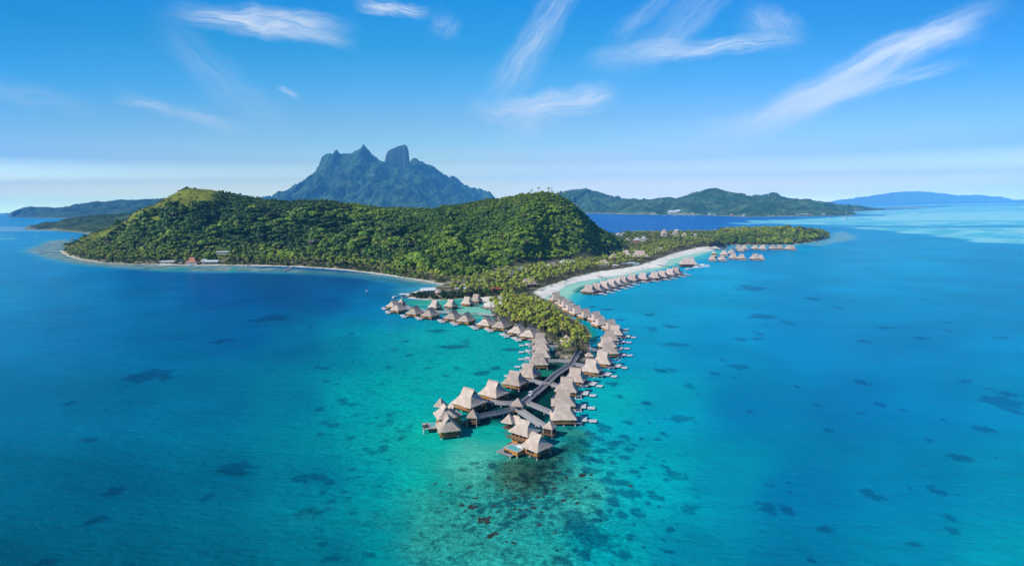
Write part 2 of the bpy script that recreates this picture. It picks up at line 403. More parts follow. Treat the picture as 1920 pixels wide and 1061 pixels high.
def ratio_h(P, foot, ridges, cap=None):
    sd = np.maximum(sdist(P, foot), 0); z = np.zeros(P.shape[:-1]); tt = np.zeros(P.shape[:-1])
    for k_, (pts, pw) in enumerate(ridges):
        d, zr = polydist(P, pts, False, pts[:, 2])
        sq = sd if (k_ == 0 or cap is None) else np.minimum(sd, cap)      # spurs fall away sideways faster than the crest
        t = (sq / (sq + d + 1e-6)); zz = zr * t ** pw
        m = zz > z; z = np.where(m, zz, z); tt = np.where(m, t, tt)
    return z, tt, sd
class Field:
    def __init__(s, x0, x1, y0, y1, res):
        s.x = np.arange(x0, x1 + res, res); s.y = np.arange(y0, y1 + res, res); s.res = res
        X, Y = np.meshgrid(s.x, s.y); s.P = np.stack([X, Y], -1)
    def sample(s, x, y, A=None):
        A = s.z if A is None else A
        i = np.clip((np.asarray(x) - s.x[0]) / s.res, 0, len(s.x) - 1.001); j = np.clip((np.asarray(y) - s.y[0]) / s.res, 0, len(s.y) - 1.001)
        a, b = np.floor(i).astype(int), np.floor(j).astype(int); fi, fj = i - a, j - b
        return lerp(lerp(A[b, a], A[b, a + 1], fi), lerp(A[b + 1, a], A[b + 1, a + 1], fi), fj)
    def mesh(s, name, mat, col, smooth=True, cut=None):
        nr, nc = len(s.y), len(s.x)
        V = np.concatenate([s.P, s.z[..., None]], -1).reshape(-1, 3); F = gridfaces(nr, nc)
        if cut is not None:
            k = cut.reshape(-1); F = F[k[F].any(1)]
            used = np.unique(F); mp = np.full(len(V), -1); mp[used] = np.arange(len(used)); F = mp[F]; V = V[used]; col = col.reshape(-1, 3)[used]
        return fastmesh(name, V, F, mat, col.reshape(-1, 3), smooth)

def ground_mat(name, bstr=.6, bscale=.35, bdist=1.0, var=.35):
    m, nt, b = newmat(name)
    c = node(nt, 'ShaderNodeAttribute', attribute_name='tint').outputs['Color']
    p = geopos(nt); n1 = noise_n(nt, p, bscale, 6, .65); n2 = noise_n(nt, p, bscale * .12, 4, .55)
    col = mixc(nt, 1.0, c, mrange(nt, n1, .3, .7, 1 - var, 1 + var), 'MULTIPLY')
    col = mixc(nt, 1.0, col, mrange(nt, n2, .3, .7, 1 - var * .5, 1 + var * .5), 'MULTIPLY')
    nt.links.new(col, b.inputs['Base Color']); b.inputs['Roughness'].default_value = .95; b.inputs['Specular IOR Level'].default_value = .1
    bump(nt, b, n1, bstr * .6, bdist); return m
MAT['ground'] = ground_mat('ground', var=.22)
MAT['ridge'] = ground_mat('wooded_slope', .8, .05, 8.0, .38)

# main island
FI = Field(-1010, 1000, 330, 1900, 4.0); P = FI.P
sdS = sdist(P, SHORE); FI.sd = sdS
zA, tA, sdF = ratio_h(P, FOOT, [(RIDGE_A, .92), (SPUR_A, .9), (SPUR_B, .8), (SPUR_E, .8), (SPUR_C, .9), (SPUR_D, .9)])
zB, tB, _ = ratio_h(P, SHORE, [(RIDGE_B, .9)])
n = fbm(P[..., 0] / 70, P[..., 1] / 70, 4, 3) - .5
def blur(A, k, it=3):
    for _ in range(it):
        for ax in (0, 1):
            A = sum(np.roll(A, q, ax) for q in range(-k, k + 1)) / (2 * k + 1)
    return A
zA = lerp(zA, blur(zA, 3), .92) * 1.035
gl = 1 - np.abs(2 * fbm(P[..., 0] / 75 + .3 * fbm(P[..., 0] / 60, P[..., 1] / 60, 2, 2), P[..., 1] / 210, 3, 14) - 1)
zA = zA + (gl - .75) * 34 * np.clip(tA * (1 - tA) * 4, 0, 1) + n * 34 * np.clip(tA * (1 - tA) * 4, 0, 1) + (fbm(P[..., 0] / 18, P[..., 1] / 18, 3, 9) - .5) * 5 * sstep(0, .2, tA)
wB = sstep(G(1120, 450)[0], G(1175, 450)[0], P[..., 0] + 0 * P[..., 1])
zB = zB * wB
base = np.where(sdS > 0, np.minimum(1.7, .05 + sdS * .16), np.maximum(-3, sdS * .25 - .05))
FI.z = np.where(sdS > 0, base + np.maximum(zA, zB), base); FI.tA = tA; FI.zA = zA
sand = lin((253, 246, 232)) * .94; soil = np.array([.105, .105, .048]); forest = np.array([.060, .105, .030]); grass = np.array([.20, .225, .034])

col = np.zeros(P.shape[:-1] + (3,)); col[:] = soil
hill = sstep(0, .08, tA)[..., None]; col = lerp(col, forest, hill)
nz = fbm(P[..., 0] / 25, P[..., 1] / 25, 4, 31)
# grassy spine and the dry top of the second hill
def near(pts, w):
    d = polydist(P, np.array(pts), False); return 1 - sstep(w * .4, w, d + (nz - .5) * w * 1.3)
gr1 = near([p[:2] + np.array([0, -30]) for p in RIDGE_A[2:8]], 78)
gr2 = near([p[:2] + np.array([0, -14]) for p in RIDGE_A[15:21]], 24) * .45
gr3 = near([p[:2] + np.array([0, -20]) for p in RIDGE_A[20:23]], 26) * .5
FI.grass = np.maximum(gr1, np.maximum(gr2, gr3))
col = lerp(col, grass, FI.grass[..., None])
lawn = near([G(1235, 451, 15)[:2], G(1255, 450, 15)[:2]], 22) ; col = lerp(col, np.array([.13, .16, .03]), lawn[..., None])
plain = (1 - hill[..., 0]) * (sdS > 0)
path = sstep(.60, .72, fbm(P[..., 0] / 11, P[..., 1] / 11, 3, 77)) * plain * .8
col = lerp(col, np.array([.40, .34, .26]), path[..., None])
rim = 3.2 + 4 * (nz - .35)
thin = (1 - sstep(rim * .5, rim, sdS)) * ((P[..., 0] < G(840, 535)[0]) & (P[..., 1] < 1500)) * lerp(.25, .85, sstep(G(250, 496)[0], G(340, 497)[0], P[..., 0]))
inB = sstep(-1.5, 1.5, sdist(P, BEACH) + (nz - .5) * 5)
WSAND = GP([(880,563),(906,560),(940,557),(948,566),(930,579),(908,577)]); inB = np.maximum(inB, sstep(-1, 1, sdist(P, WSAND) + (nz - .5) * 6) * .8)
SPITB = GP([(752,556),(775,549),(796,543),(812,540),(818,546),(796,549),(775,555)]); inB = np.maximum(inB, sstep(-1, 1, sdist(P, SPITB)) * .7)
sm = np.maximum(np.maximum(thin, inB), (sdS < .8) * .5 * (P[..., 1] < 1500))
col = lerp(col, sand, sm[..., None])
o = link('terrain', FI.mesh('terrain', MAT['ground'], col, True, sdS > -14)); tag(o, kind='structure')
FI.beach = np.maximum(inB, 0)

# ---------------------------------------------------------------- far land
def hexa(r, g, b): return lin((r, g, b))
def farland(name, crest, spurs, base, res, amp, fc, extra=None, rough_s=60, canopy=4, pw=.85, cap=140):
    cr = ridge(crest); foot = np.array(base)
    allp = np.concatenate([cr[:, :2], foot])
    F_ = Field(allp[:, 0].min() - 60, allp[:, 0].max() + 60, allp[:, 1].min() - 60, allp[:, 1].max() + 60, res); P = F_.P
    rs = [(cr, pw)] + [(ridge(s), p) for s, p in spurs]
    z, t, sd = ratio_h(P, foot, rs, cap)
    w = np.clip(t * (1 - t) * 4, 0, 1)
    gul = 1 - np.abs(2 * fbm(P[..., 0] / rough_s / 1.6, P[..., 1] / rough_s / 2.6, 4, 5) - 1)
    z = z + (gul - .72) * amp * 1.7 * w + (fbm(P[..., 0] / rough_s, P[..., 1] / rough_s, 4, 8) - .5) * amp * w
    z = z + (fbm(P[..., 0] / 16, P[..., 1] / 16, 3, 21) - .35) * canopy * sstep(0, 30, sd)
    z = np.where(sd > 0, z + 1.0 * sstep(0, 25, sd), -2)
    F_.z = z; F_.t = t
    if extra: extra(F_)
    nz = fbm(P[..., 0] / 90, P[..., 1] / 90, 5, 41)[..., None]; nf = fbm(P[..., 0] / 14, P[..., 1] / 14, 3, 43)[..., None]
    c = lerp(np.array(fc[0]), np.array(fc[1]), sstep(.3, .7, nz)) * lerp(.65, 1.35, nf)
    gy, gx = np.gradient(F_.z, res); sl = np.hypot(gx, gy)[..., None]
    if len(fc) > 2: c = lerp(c, np.array(fc[2]), sstep(1.3, 2.6, sl) * .8)
    c = lerp(c, lin((225, 215, 190)) * .7, ((sd < 12) & (sd > 0))[..., None] * .35)
    o = link(name, F_.mesh(name, MAT['ridge'], c, True, sd > -res)); tag(o, kind='structure')
    return F_, o

MK = 1.9
def mscale(pts): return [(a, b, y * MK) for a, b, y in pts]
def tower(F_):
    prof = [(719,330),(722,303),(723.5,292),(727,284.5),(731,282),(736,279.5),(741,278.5),(744,275.5),(750,274.5),(755,273),(759,272),(763,274.5),(766,283),(767.5,298),(769,330)]
    q = np.array([at(a, b, 5650 * MK) for a, b in prof]); X, Y = F_.P[..., 0], F_.P[..., 1]
    top = np.interp(X * 5650 * MK / Y, q[:, 0], q[:, 2], left=-99, right=-99)
    wob = (fbm(X / 40, Y / 40, 3, 91) - .5) * 40
    dy = np.abs(Y - 5650 * MK + wob)
    top = top - sstep(70, 150, dy) * 6000
    F_.z = F_.z + ((fbm(X / 95, Y / 95, 4, 33) - .5) * 62 + (1 - np.abs(2 * fbm(X / 150, Y / 420, 3, 35) - 1) - .7) * 60) * np.clip(F_.t * 1.6, 0, 1) * (F_.z > 5)
    F_.z = np.where(top > F_.z, top + (fbm(X / 22, Y / 22, 3, 5) - .5) * 14, F_.z)
MOUNT = [(495,378,5700),(513,372,5650),(530,361,5600),(545,352,5600),(570,339,5600),(590,327,5600),(600,313,5600),(603,298,5600),(612,291,5600),(625,288,5600),(631,281,5600),(640,289,5600),(648,290,5600),(660,288,5600),(670,283,5600),(677,279,5600),(682,271.5,5600),(688,281,5600),(700,294,5600),(710,300,5600),(724,304,5640),(745,310,5700),(770,308,5800),(776,297,5850),(779,298,5870),(783,304,5900),(792,303,5970),(800,310,6030),(808,316,6100),(820,317,6200),(822,321,6220),(830,323,6290),(835,331,6340),(850,339,6480),(866,348,6620),(873,353,6680),(880,354,6740),(890,351,6820),(897,354,6900),(905,366,7000),(914,373,7080)]
MSP = [([(700,296,5600),(686,317,5300),(679,334,5040),(677,352,4860),(650,374,4640)], 1.05),
       ([(631,284,5600),(608,320,5250),(590,345,5000),(560,370,4700)], 1.15),
       ([(600,316,5600),(560,345,5300),(530,372,5000)], 1.15)]
bx = [at(a, 380, y * MK)[:2] for a, y in [(440,5900),(470,5000),(560,4350),(650,4250),(740,4250),(830,4400),(905,5200),(940,6300),(950,7200),(940,8200),(820,7900),(700,7200),(520,6900)]]
farland('mountain', mscale(MOUNT), [(mscale(q), p) for q, p in MSP], bx, 15.0, 210, [(.016,.052,.030),(.062,.120,.052),(.040,.046,.046)], tower, 260, 18, 1.15, 240)
farland('hills', [(985,380,6500),(1010,372,6500),(1030,366,6500),(1048,361,6500),(1058,359,6500),(1075,355.5,6500),(1090,355,6500),(1098,353,6500),(1110,358,6500),(1118,365,6400),(1140,369,6300),(1160,372,6200),(1175,375,6000),(1187,380,5700),(1200,378.5,5400),(1215,375.5,5200),(1240,371,4900),(1255,370,4900),(1268,373,4850),(1290,367,4850),(1310,361,4850),(1325,355,4850),(1342,353,4850),(1355,357,4850),(1375,363,4850),(1400,368,4850),(1420,368,4850),(1437,366,4850),(1449,360.5,4850),(1460,367,4850),(1475,373,4800),(1500,377,4700),(1520,376,4700),(1545,379,4700),(1560,383,4700),(1580,386,4700),(1620,385.5,4800),(1640,384.5,4800),(1655,388,4800),(1660,392,4800)],
        [([(1098,354,6500),(1106,372,6100),(1118,388,5600)], .9), ([(1040,362,6500),(1050,385,5700)], .9), ([(1342,353,4850),(1320,375,4500),(1300,392,4200)], .9), ([(1342,353,4850),(1385,378,4450),(1400,392,4150)], .9), ([(1449,360.5,4850),(1465,385,4350),(1470,396,4100)], .9), ([(1250,371,4900),(1235,388,4500)], .9), ([(1530,378,4700),(1540,394,4300)], .9)],
        [G(*p)[:2] for p in [(940,400),(1040,400),(1100,400.5),(1130,401),(1160,402),(1200,402.8),(1250,403.3),(1300,403.6),(1350,405),(1400,407),(1450,406.3),(1500,406),(1560,405),(1590,404.5),(1610,402.5),(1592,399),(1600,396.5),(1640,394.8),(1664,393.2),(1670,391.5)]] + [at(1660,380,5400)[:2], at(1400,380,5900)[:2], at(1180,380,7000)[:2], at(1050,380,7800)[:2], at(920,380,7800)[:2], at(920,380,5600)[:2]],
        9.0, 60, [(.026,.078,.046),(.070,.130,.066),(.12,.11,.08)], None, 120, 12, .9)  # extra blue in these greens stands in for distance haze
farland('headland', [(46,427.5,2900),(55,425.5,2900),(70,425.5,2900),(95,422.5,2950),(108,417,3000),(125,411,3000),(150,407,3000),(170,406,3000),(195,403,3000),(220,402,3000),(245,401,3000),(300,400,3000),(360,400,3000)], [],
        [G(*p)[:2] for p in [(44,429.5),(100,432),(150,437),(170,440),(220,443),(300,445),(380,445)]] + [at(380,380,3500)[:2], at(200,380,3500)[:2], at(100,380,3250)[:2], at(44,380,3050)[:2]],
        7.0, 20, [(.025,.058,.022),(.060,.095,.032)], None, 70, 12, .8)
farland('hill_range', [(12,406.5,7900),(25,399.5,8000),(35,392.5,8100),(50,388.5,8200),(75,388.5,8200),(105,389.5,8200),(125,390,8200),(150,387.5,8200),(175,385.5,8200),(195,380.5,8200),(210,376.5,8200),(228,374,8200),(245,376.5,8200),(265,374.5,8200),(280,373.5,8200),(310,372,8200),(380,372,8200)], [([(228,374,8200),(235,392,7800)], .9), ([(75,388.5,8200),(90,402,7700)], .9)],
        [G(*p)[:2] for p in [(11,407.3),(60,408.8),(120,409.5),(240,409.5),(400,409.5)]] + [at(420,380,9500)[:2], at(200,380,9500)[:2], at(10,380,8600)[:2]],
        14.0, 80, [(.028,.07,.034),(.07,.12,.05)], None, 160, 12, .8)
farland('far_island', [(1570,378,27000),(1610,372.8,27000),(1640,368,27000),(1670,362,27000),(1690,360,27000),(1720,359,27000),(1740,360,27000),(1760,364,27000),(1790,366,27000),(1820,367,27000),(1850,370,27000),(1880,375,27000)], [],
        [at(*p)[:2] for p in [(1555,380,25500),(1720,380,25000),(1900,380,25500),(1900,380,29500),(1555,380,29500)]], 90.0, 160, [(.10,.14,.10),(.17,.20,.14)], None, 700, 10, .8)  # base colour lightened to imitate fading in the haze
farland('sandbank', [(1664,390,6400),(1700,389.5,6500),(1742,388.7,6600)], [], [G(*p)[:2] for p in [(1660,391.3),(1700,391),(1745,389.6),(1747,389),(1700,389.3),(1660,390.2)]], 14.0, .5, [(.25,.22,.15),(.40,.36,.26)], None, 60, .4, .5)

# ---------------------------------------------------------------- water
th = np.concatenate([np.linspace(-math.pi, -R(56), 26)[:-1], np.linspace(-R(56), R(56), 860), np.linspace(R(56), math.pi, 26)[1:]])
rr = np.concatenate([[.5, 15, 45, 80], np.geomspace(105, 2600, 600), np.geomspace(2600, 30500, 110)[1:]])
TH, RR = np.meshgrid(th, rr); WX, WY = RR * np.sin(TH), RR * np.cos(TH); WP = np.stack([WX, WY], -1)
# fitted colours of the lagoon: sample spots of the photograph, located on the water
dx_, dy_ = WX, WY
dep = WY * FW[1] - CAMH * FW[2]; dep_ok = np.maximum(dep, 5)
QX = 960 + FPX * (WX * RT[0] + WY * RT[1] - CAMH * RT[2]) / dep_ok
QY = 530.5 - FPX * (WX * UP[0] + WY * UP[1] - CAMH * UP[2]) / dep_ok
ok = dep > 5
QX = np.clip(np.where(ok, QX, np.where(WX > 0, 2300, -400)), -400, 2300); QY = np.clip(np.where(ok, QY, 1200), 370, 1200)
CP = [(0,1061,0,86,118),(200,1050,0,94,126),(400,1050,0,106,136),(600,1050,0,124,148),(760,1050,0,156,164),(880,1050,4,170,172),(1000,1050,6,170,172),(1150,1050,2,168,178),(1300,1050,0,140,172),(1500,1050,0,124,172),(1700,1050,0,140,180),(1900,1050,0,160,186),
(0,900,0,104,145),(200,900,0,100,142),(400,900,0,108,146),(600,900,0,126,154),(700,900,0,156,166),(780,900,12,184,174),(860,880,44,182,166),(1120,900,18,178,182),(1230,900,0,174,188),(1350,900,0,145,178),(1500,920,0,118,172),(1700,900,0,132,182),(1900,900,0,150,192),
(0,750,0,112,166),(200,750,0,109,158),(400,750,0,110,156),(560,750,0,126,160),(660,750,0,168,178),(760,740,2,184,182),(850,700,6,188,184),(820,820,12,190,176),(900,830,14,180,168),(1150,750,4,186,196),(1250,760,0,168,202),(1400,760,0,132,192),(1600,750,0,124,188),(1750,760,0,132,194),(1900,750,0,140,196),
(0,620,0,126,188),(150,620,0,116,178),(300,620,0,107,165),(450,620,0,98,160),(560,640,0,108,160),(650,640,0,136,170),(720,640,0,166,182),(800,640,0,176,180),(900,650,4,182,182),(1200,640,0,160,207),(1350,640,0,148,208),(1500,640,0,137,204),(1700,640,0,138,205),(1900,640,0,142,207),
(0,540,0,141,201),(150,540,0,130,194),(300,540,0,112,176),(400,545,0,90,160),(520,550,0,86,155),(620,560,0,92,160),(690,570,0,118,178),(730,590,0,140,190),(720,550,0,112,172),(1180,560,0,166,214),(1300,550,0,162,217),(1500,550,0,149,215),(1700,550,0,151,215),(1900,540,0,145,210),
(0,490,0,140,210),(60,510,0,136,206),(300,520,0,100,172),(500,520,0,88,150),(650,530,0,84,148),(1320,520,0,166,222),(1500,500,0,158,219),(1700,490,0,158,220),(1900,480,0,150,214),
(0,450,0,150,218),(60,450,0,150,218),(1600,460,0,154,219),(1700,460,0,156,219),(1520,470,0,157,218),
(20,430,4,140,212),(20,413,20,148,214),(150,416,10,140,212),
(1150,415,0,102,196),(1250,420,0,98,194),(1350,420,0,102,197),(1450,418,0,112,202),(1250,407,0,108,200),(1400,409,0,106,197),(1540,426,0,142,212)]
cp = np.array(CP, float); cc = lin(cp[:, 2:])
num = np.zeros(QX.shape + (3,)); den = np.zeros(QX.shape)
for (a, b), c_ in zip(cp[:, :2], cc):
    w_ = 1 / ((((QX - a) / 1.25) ** 2 + ((QY - b) * 1.45) ** 2 + 700) ** 1.9); num += w_[..., None] * c_; den += w_
wc = num / den[..., None]
big = fbm(WX / 60, WY / 60, 4, 61); mid = fbm(WX / 14, WY / 14, 4, 62); fine = fbm(WX / 3.2, WY / 3.2, 3, 63)
nearw = (RR < 2600)
wc = wc * lerp(.92, 1.08, sstep(.25, .75, big))[..., None]

def zone(px, color, feather, amount=1.0, warp=10.0, wn=None):
    global wc
    px = [(a, max(b, HORIZ - .0125 * (a - 960) + 3.6)) for a, b in px]      # nothing lies beyond the horizon
    poly = GP(px); wn_ = mid if wn is None else wn
    lo, hi = poly.min(0) - feather * 3 - warp, poly.max(0) + feather * 3 + warp
    m = (WX > lo[0]) & (WX < hi[0]) & (WY > lo[1]) & (WY < hi[1])
    s = sdist(WP[m], poly) + (wn_[m] - .5) * warp
    f = sstep(-feather, feather, s) * amount
    c_ = color if callable(color) else None
    wc[m] = lerp(wc[m], color(m) if c_ else lin(color), f[:, None])
def two(a, b, f): return lambda m: lerp(lin(a), lin(b), sstep(.35, .65, f[m])[:, None])
# far reef lagoon to the east with its channels, the ocean beyond
zone([(1400,414),(1480,411.5),(1560,408.5),(1610,403),(1640,396.5),(1700,393.5),(1800,385),(2100,383),(2100,460),(1925,457.5),(1850,454.5),(1780,447.5),(1720,439),(1640,430),(1570,425.5),(1500,421.5),(1430,419)], two((80,196,226),(150,224,236), big), 18, 1, 90, big)
zone([(1640,404),(1760,398),(2100,395),(2100,414),(1760,415),(1620,414)], (160,228,240), 30, .8, 120, big)
zone([(1360,418.5),(1500,414.5),(1700,413.5),(2100,412),(2100,416),(1700,416.5),(1500,417.5),(1400,421)], (112,205,234), 14, .8, 30, big)
zone([(1300,424),(1500,420.5),(1640,423),(1750,424),(2100,420),(2100,424.5),(1800,427.5),(1650,426.5),(1500,425)], (8,148,212), 12, .85, 40, big)
zone([(1540,402.5),(1590,401),(1660,402.5),(1665,404.5),(1600,406.5),(1550,406)], (10,135,205), 20, .9, 60, big)
zone([(1590,397),(1640,395),(1780,391.5),(1780,393),(1650,398),(1600,401)], (150,215,232), 30, .7, 60, big)
zone([(1540,383.2),(1800,380.8),(2100,378),(2100,374),(1500,377)], (40,118,190), 300, 1, 200, big)
zone([(1640,387.5),(1800,382.0),(2100,378.4),(2100,380.4),(1800,384.0),(1640,389)], (205,230,240), 60, .55, 300, big)
zone([(-400,403),(-100,401.5),(60,401),(60,403.6),(-100,404.5),(-400,406)], (150,195,225), 80, .7, 300, big)
zone([(-400,399),(60,397),(60,400.8),(-100,401.5),(-400,402.5)], (60,125,185), 150, .9, 100, big)
zone([(-300,424),(40,425),(130,432.5),(120,434),(-300,434)], (150,190,215), 12, .55, 40, big)
zone([(-300,441),(30,446),(30,449),(-300,452)], (120,200,222), 10, .6, 30, big)
zone([(-300,432),(20,440),(40,444),(-300,446)], (30,170,222), 10, .6, 30, big)
zone([(60,442),(70,441),(72,443),(52,445)], (70,175,220), 5, .5, 10)
# fringing reef flat of the main island
zone([(36,471),(90,449),(125,449),(140,470),(300,490),(840,524),(838,538),(800,544),(768,548),(745,553),(742,545),(760,536),(700,524),(640,517.5),(560,513.5),(470,511),(380,511.5),(300,508.5),(210,503.5),(130,496),(75,484)], (70,165,195), 16, .75, 12)
zone([(52,470),(95,452),(125,449),(140,470),(300,490),(840,524),(832,536),(790,533),(735,521),(690,516.5),(640,513),(560,510.5),(470,508),(380,508.5),(300,505.5),(210,500.5),(135,493),(85,482)], two((92,132,140),(150,172,168), mid), 8, .9, 10)
zone([(330,502),(345,500),(357,501),(352,508),(300,509),(280,507.5)], (30,160,165), 6, .8, 8)
zone([(438,500),(447,500),(440,511),(425,511)], (30,160,165), 4, .7, 6)
zone([(560,507),(640,510),(700,517),(760,527),(790,534),(770,538),(720,527),(650,518),(560,513.5)], (38,108,128), 8, .55, 12)
# tip of the far peninsula
zone([(1500,459),(1556,448),(1560,438),(1580,434),(1604,444),(1598,450),(1560,456),(1540,461)], (120,178,198), 12, .8, 18)
zone([(1350,470),(1366,463),(1380,459),(1500,456),(1500,461),(1420,466),(1380,464),(1360,472)], (110,180,190), 8, .7, 8)
# beach shallows
zone([(1000,553),(1085,528),(1165,515),(1215,503),(1262,484),(1345,468),(1366,464),(1350,478),(1320,486),(1292,492),(1270,500),(1240,507),(1190,516),(1140,527),(1125,540),(1098,553),(1080,566),(1056,580),(1030,566)], (62,196,205), 8, .85, 10)
zone([(1018,560),(1063,535),(1110,523),(1165,514),(1215,503),(1262,484),(1310,473),(1340,469),(1300,483),(1262,496),(1240,505),(1180,517),(1125,527),(1090,538),(1068,556),(1048,573)], (176,226,208), 5, .9, 6)
zone([(1081,549),(1075,545),(1086,539),(1104,534),(1134,530.5),(1130,535),(1112,542),(1094,547)], (26,112,112), 4, .85, 9)
# lagoon behind the western bungalows
zone([(748,560),(790,562),(862,560),(905,566),(925,580),(926,598),(890,596),(840,590),(790,584),(750,575)], two((40,165,165),(86,196,178), mid), 6, .9, 10)
zone([(860,575),(895,570),(922,581),(924,594),(895,590),(865,585)], (140,214,194), 4, .8, 8)
zone([(758,563),(800,564),(806,570),(770,570)], (40,172,150), 4, .7, 6)
# green water between the rows, coral and villa shade darkened into its colour
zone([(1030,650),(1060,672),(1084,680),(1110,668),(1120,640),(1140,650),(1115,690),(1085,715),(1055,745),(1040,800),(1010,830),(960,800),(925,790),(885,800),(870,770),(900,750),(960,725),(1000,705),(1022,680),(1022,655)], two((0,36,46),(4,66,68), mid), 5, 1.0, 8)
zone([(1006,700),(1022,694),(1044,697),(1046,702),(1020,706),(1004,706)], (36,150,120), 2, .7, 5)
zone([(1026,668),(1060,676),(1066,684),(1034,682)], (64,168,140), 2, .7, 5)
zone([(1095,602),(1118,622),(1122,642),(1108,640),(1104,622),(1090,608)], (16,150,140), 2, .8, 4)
# bright sand and the brown reef off the front villas
reefn = fbm(WX / 6, WY / 6, 5, 71); reefb = fbm(WX / 22, WY / 22, 3, 72)
zone([(845,860),(880,835),(935,840),(945,880),(900,905),(850,900)], (92,206,184), 8, .8, 16, reefb)
zone([(1045,900),(1100,870),(1120,900),(1090,960),(1040,1000)], (56,204,194), 8, .75, 18, reefb)
zone([(760,1000),(800,940),(860,1010),(960,1040),(1060,1010),(1060,1040),(900,1050)], (20,172,164), 8, .6, 16, reefb)
zone([(780,960),(830,905),(900,880),(950,860),(1040,850),(1075,870),(1090,900),(1060,960),(1000,1010),(900,1020),(820,1005)], two((40,112,104),(60,164,152), reefb), 20, .62, 55, reefb)
zone([(925,865),(960,860),(1045,842),(1070,830),(1062,880),(1040,915),(985,925),(935,905)], two((40,58,42),(70,100,80), reefn), 7, .8, 20, reefb)
zone([(1042,805),(1075,795),(1110,812),(1100,850),(1060,850)], two((24,92,84),(60,130,104), reefn), 4, .7, 10, reefb)
# soft darker sea-grass beds and coral patches
PATCH = [(440,880,80,26),(568,896,40,20),(600,893,30,12),(583,960,60,20),(390,930,24,16),(215,920,38,22),(180,975,30,16),(90,1054,44,12),(165,825,34,10),(132,756,26,8),(275,706,90,22),(510,597,62,14),(415,640,40,10),(625,938,20,12),(618,905,18,9),(640,750,24,8),(664,757,20,7),(668,777,18,8),(622,798,22,8),(602,814,22,7),(600,766,20,8),(612,715,18,6),(632,720,14,5),(612,690,18,5),(596,688,14,5),(690,1040,26,14),(620,1045,34,16),(605,1020,22,10),(700,848,16,8),(720,840,24,12),(730,862,14,8),(660,880,14,6),
(1280,786,50,13),(1265,894,44,20),(1295,955,34,18),(1440,955,34,30),(1475,955,26,20),(1635,928,30,20),(1757,920,26,20),(1780,970,24,18),(1790,996,26,18),(1548,992,36,14),(1718,1020,32,16),(1520,1050,24,10),(1885,755,66,26),(1905,770,30,20),(1895,740,40,12),(1845,804,30,12),(1800,858,34,14),(1612,716,24,10),(1648,757,20,8),(1386,688,36,12),(1242,694,30,9),(1228,933,30,12),(1170,820,30,10),(1212,756,20,7),(1265,646,54,6),(1435,594,60,10),(1520,560,30,6),(1408,540,50,9),(1218,590,26,6),(1255,612,24,5),(1390,636,24,6),(1420,635,18,6),(1620,640,24,6),(1660,615,24,5),(1730,634,26,6),(1880,634,24,6),(1340,700,20,8),(1810,715,30,8),(1120,1015,60,34),(1165,1040,40,20),(1085,985,50,40),(1075,965,36,22),(1150,940,30,18),(1165,965,22,16),(1115,932,28,16),(1138,900,26,12),(1160,905,34,12),(1180,925,40,16),(1095,1040,36,26),(1060,1050,34,20),(1200,965,20,12),(1180,1010,16,10),(1240,935,16,10),(1100,860,26,12),(1130,845,34,10),(1150,830,44,14),(1120,820,20,8),(1172,856,24,10),(1100,880,16,12),(1190,835,14,8),(1140,800,16,7),(1180,792,20,8),(1090,920,22,14),(945,985,24,12),(870,880,14,6),(1098,832,24,12),(1108,812,22,9),(1125,796,20,8),
(848,650,60,8),(770,800,14,7),(755,820,20,6),(820,620,46,6),(745,585,20,4),(760,640,18,5),(742,655,16,4),(770,665,18,5),(905,700,34,10),(930,690,24,7),(960,655,34,5),(800,690,16,5),(715,720,20,6),(1140,580,26,4),(1165,600,22,4),(1110,575,14,3),(1150,720,26,8),(1162,745,20,8)]
dk = np.zeros(QX.shape); wx_ = (fbm(WX / 9, WY / 9, 3, 81) - .5); wy_ = (fbm(WX / 9, WY / 9, 3, 82) - .5)
r2 = np.random.default_rng(5)
EXTRA = []
for _ in range(190):      # scattered heads over the shallows in front and to the sides
    zx = r2.choice(3, p=[.55, .25, .2])
    if zx == 0: a, b = r2.uniform(1020, 1260), r2.uniform(790, 1061)
    elif zx == 1: a, b = r2.uniform(580, 900), r2.uniform(600, 1000)
    else: a, b = r2.uniform(1200, 1900), r2.uniform(560, 1000)
    k = r2.uniform(.45, 1.4); EXTRA.append((a, b, 15 * k, 7 * k))
for _ in range(110):      # brown reef in front of the villas
    a, b = r2.normal(978, 55), r2.normal(925, 36)
    if b > 862: k = r2.uniform(.4, 1.5); EXTRA.append((a, b, 13 * k, 6 * k))
for i, (a, b, w_, h_) in enumerate(PATCH + EXTRA):
    c0 = G(a, b); s_ = scale_at(c0); rx = w_ * .5 * s_; ry = h_ * .5 * s_ / max(.12, (b - HORIZ) / FPX * .95)
    m = (np.abs(WX - c0[0]) < rx * 2.6 + 4) & (np.abs(WY - c0[1]) < ry * 2.6 + 4)
    if not m.any(): continue
    jit = (fbm(WX[m] / max(1.6, rx * .42), WY[m] / max(1.6, ry * .42), 3, 100 + i) - .5) * 1.7 + wx_[m] * .8
    e = np.hypot((WX[m] - c0[0]) / rx, (WY[m] - c0[1]) / ry) + jit
    far_ = (.68 if 740 < a < 1260 else .50) if i < len(PATCH) else (.68 if 880 < a < 1262 and b > 785 else .46)
    dk[m] = np.maximum(dk[m], (1 - sstep(.62, 1.16, e)) * far_)
wc = wc * (1 - dk[..., None] * np.array([.9, .78, .58]))
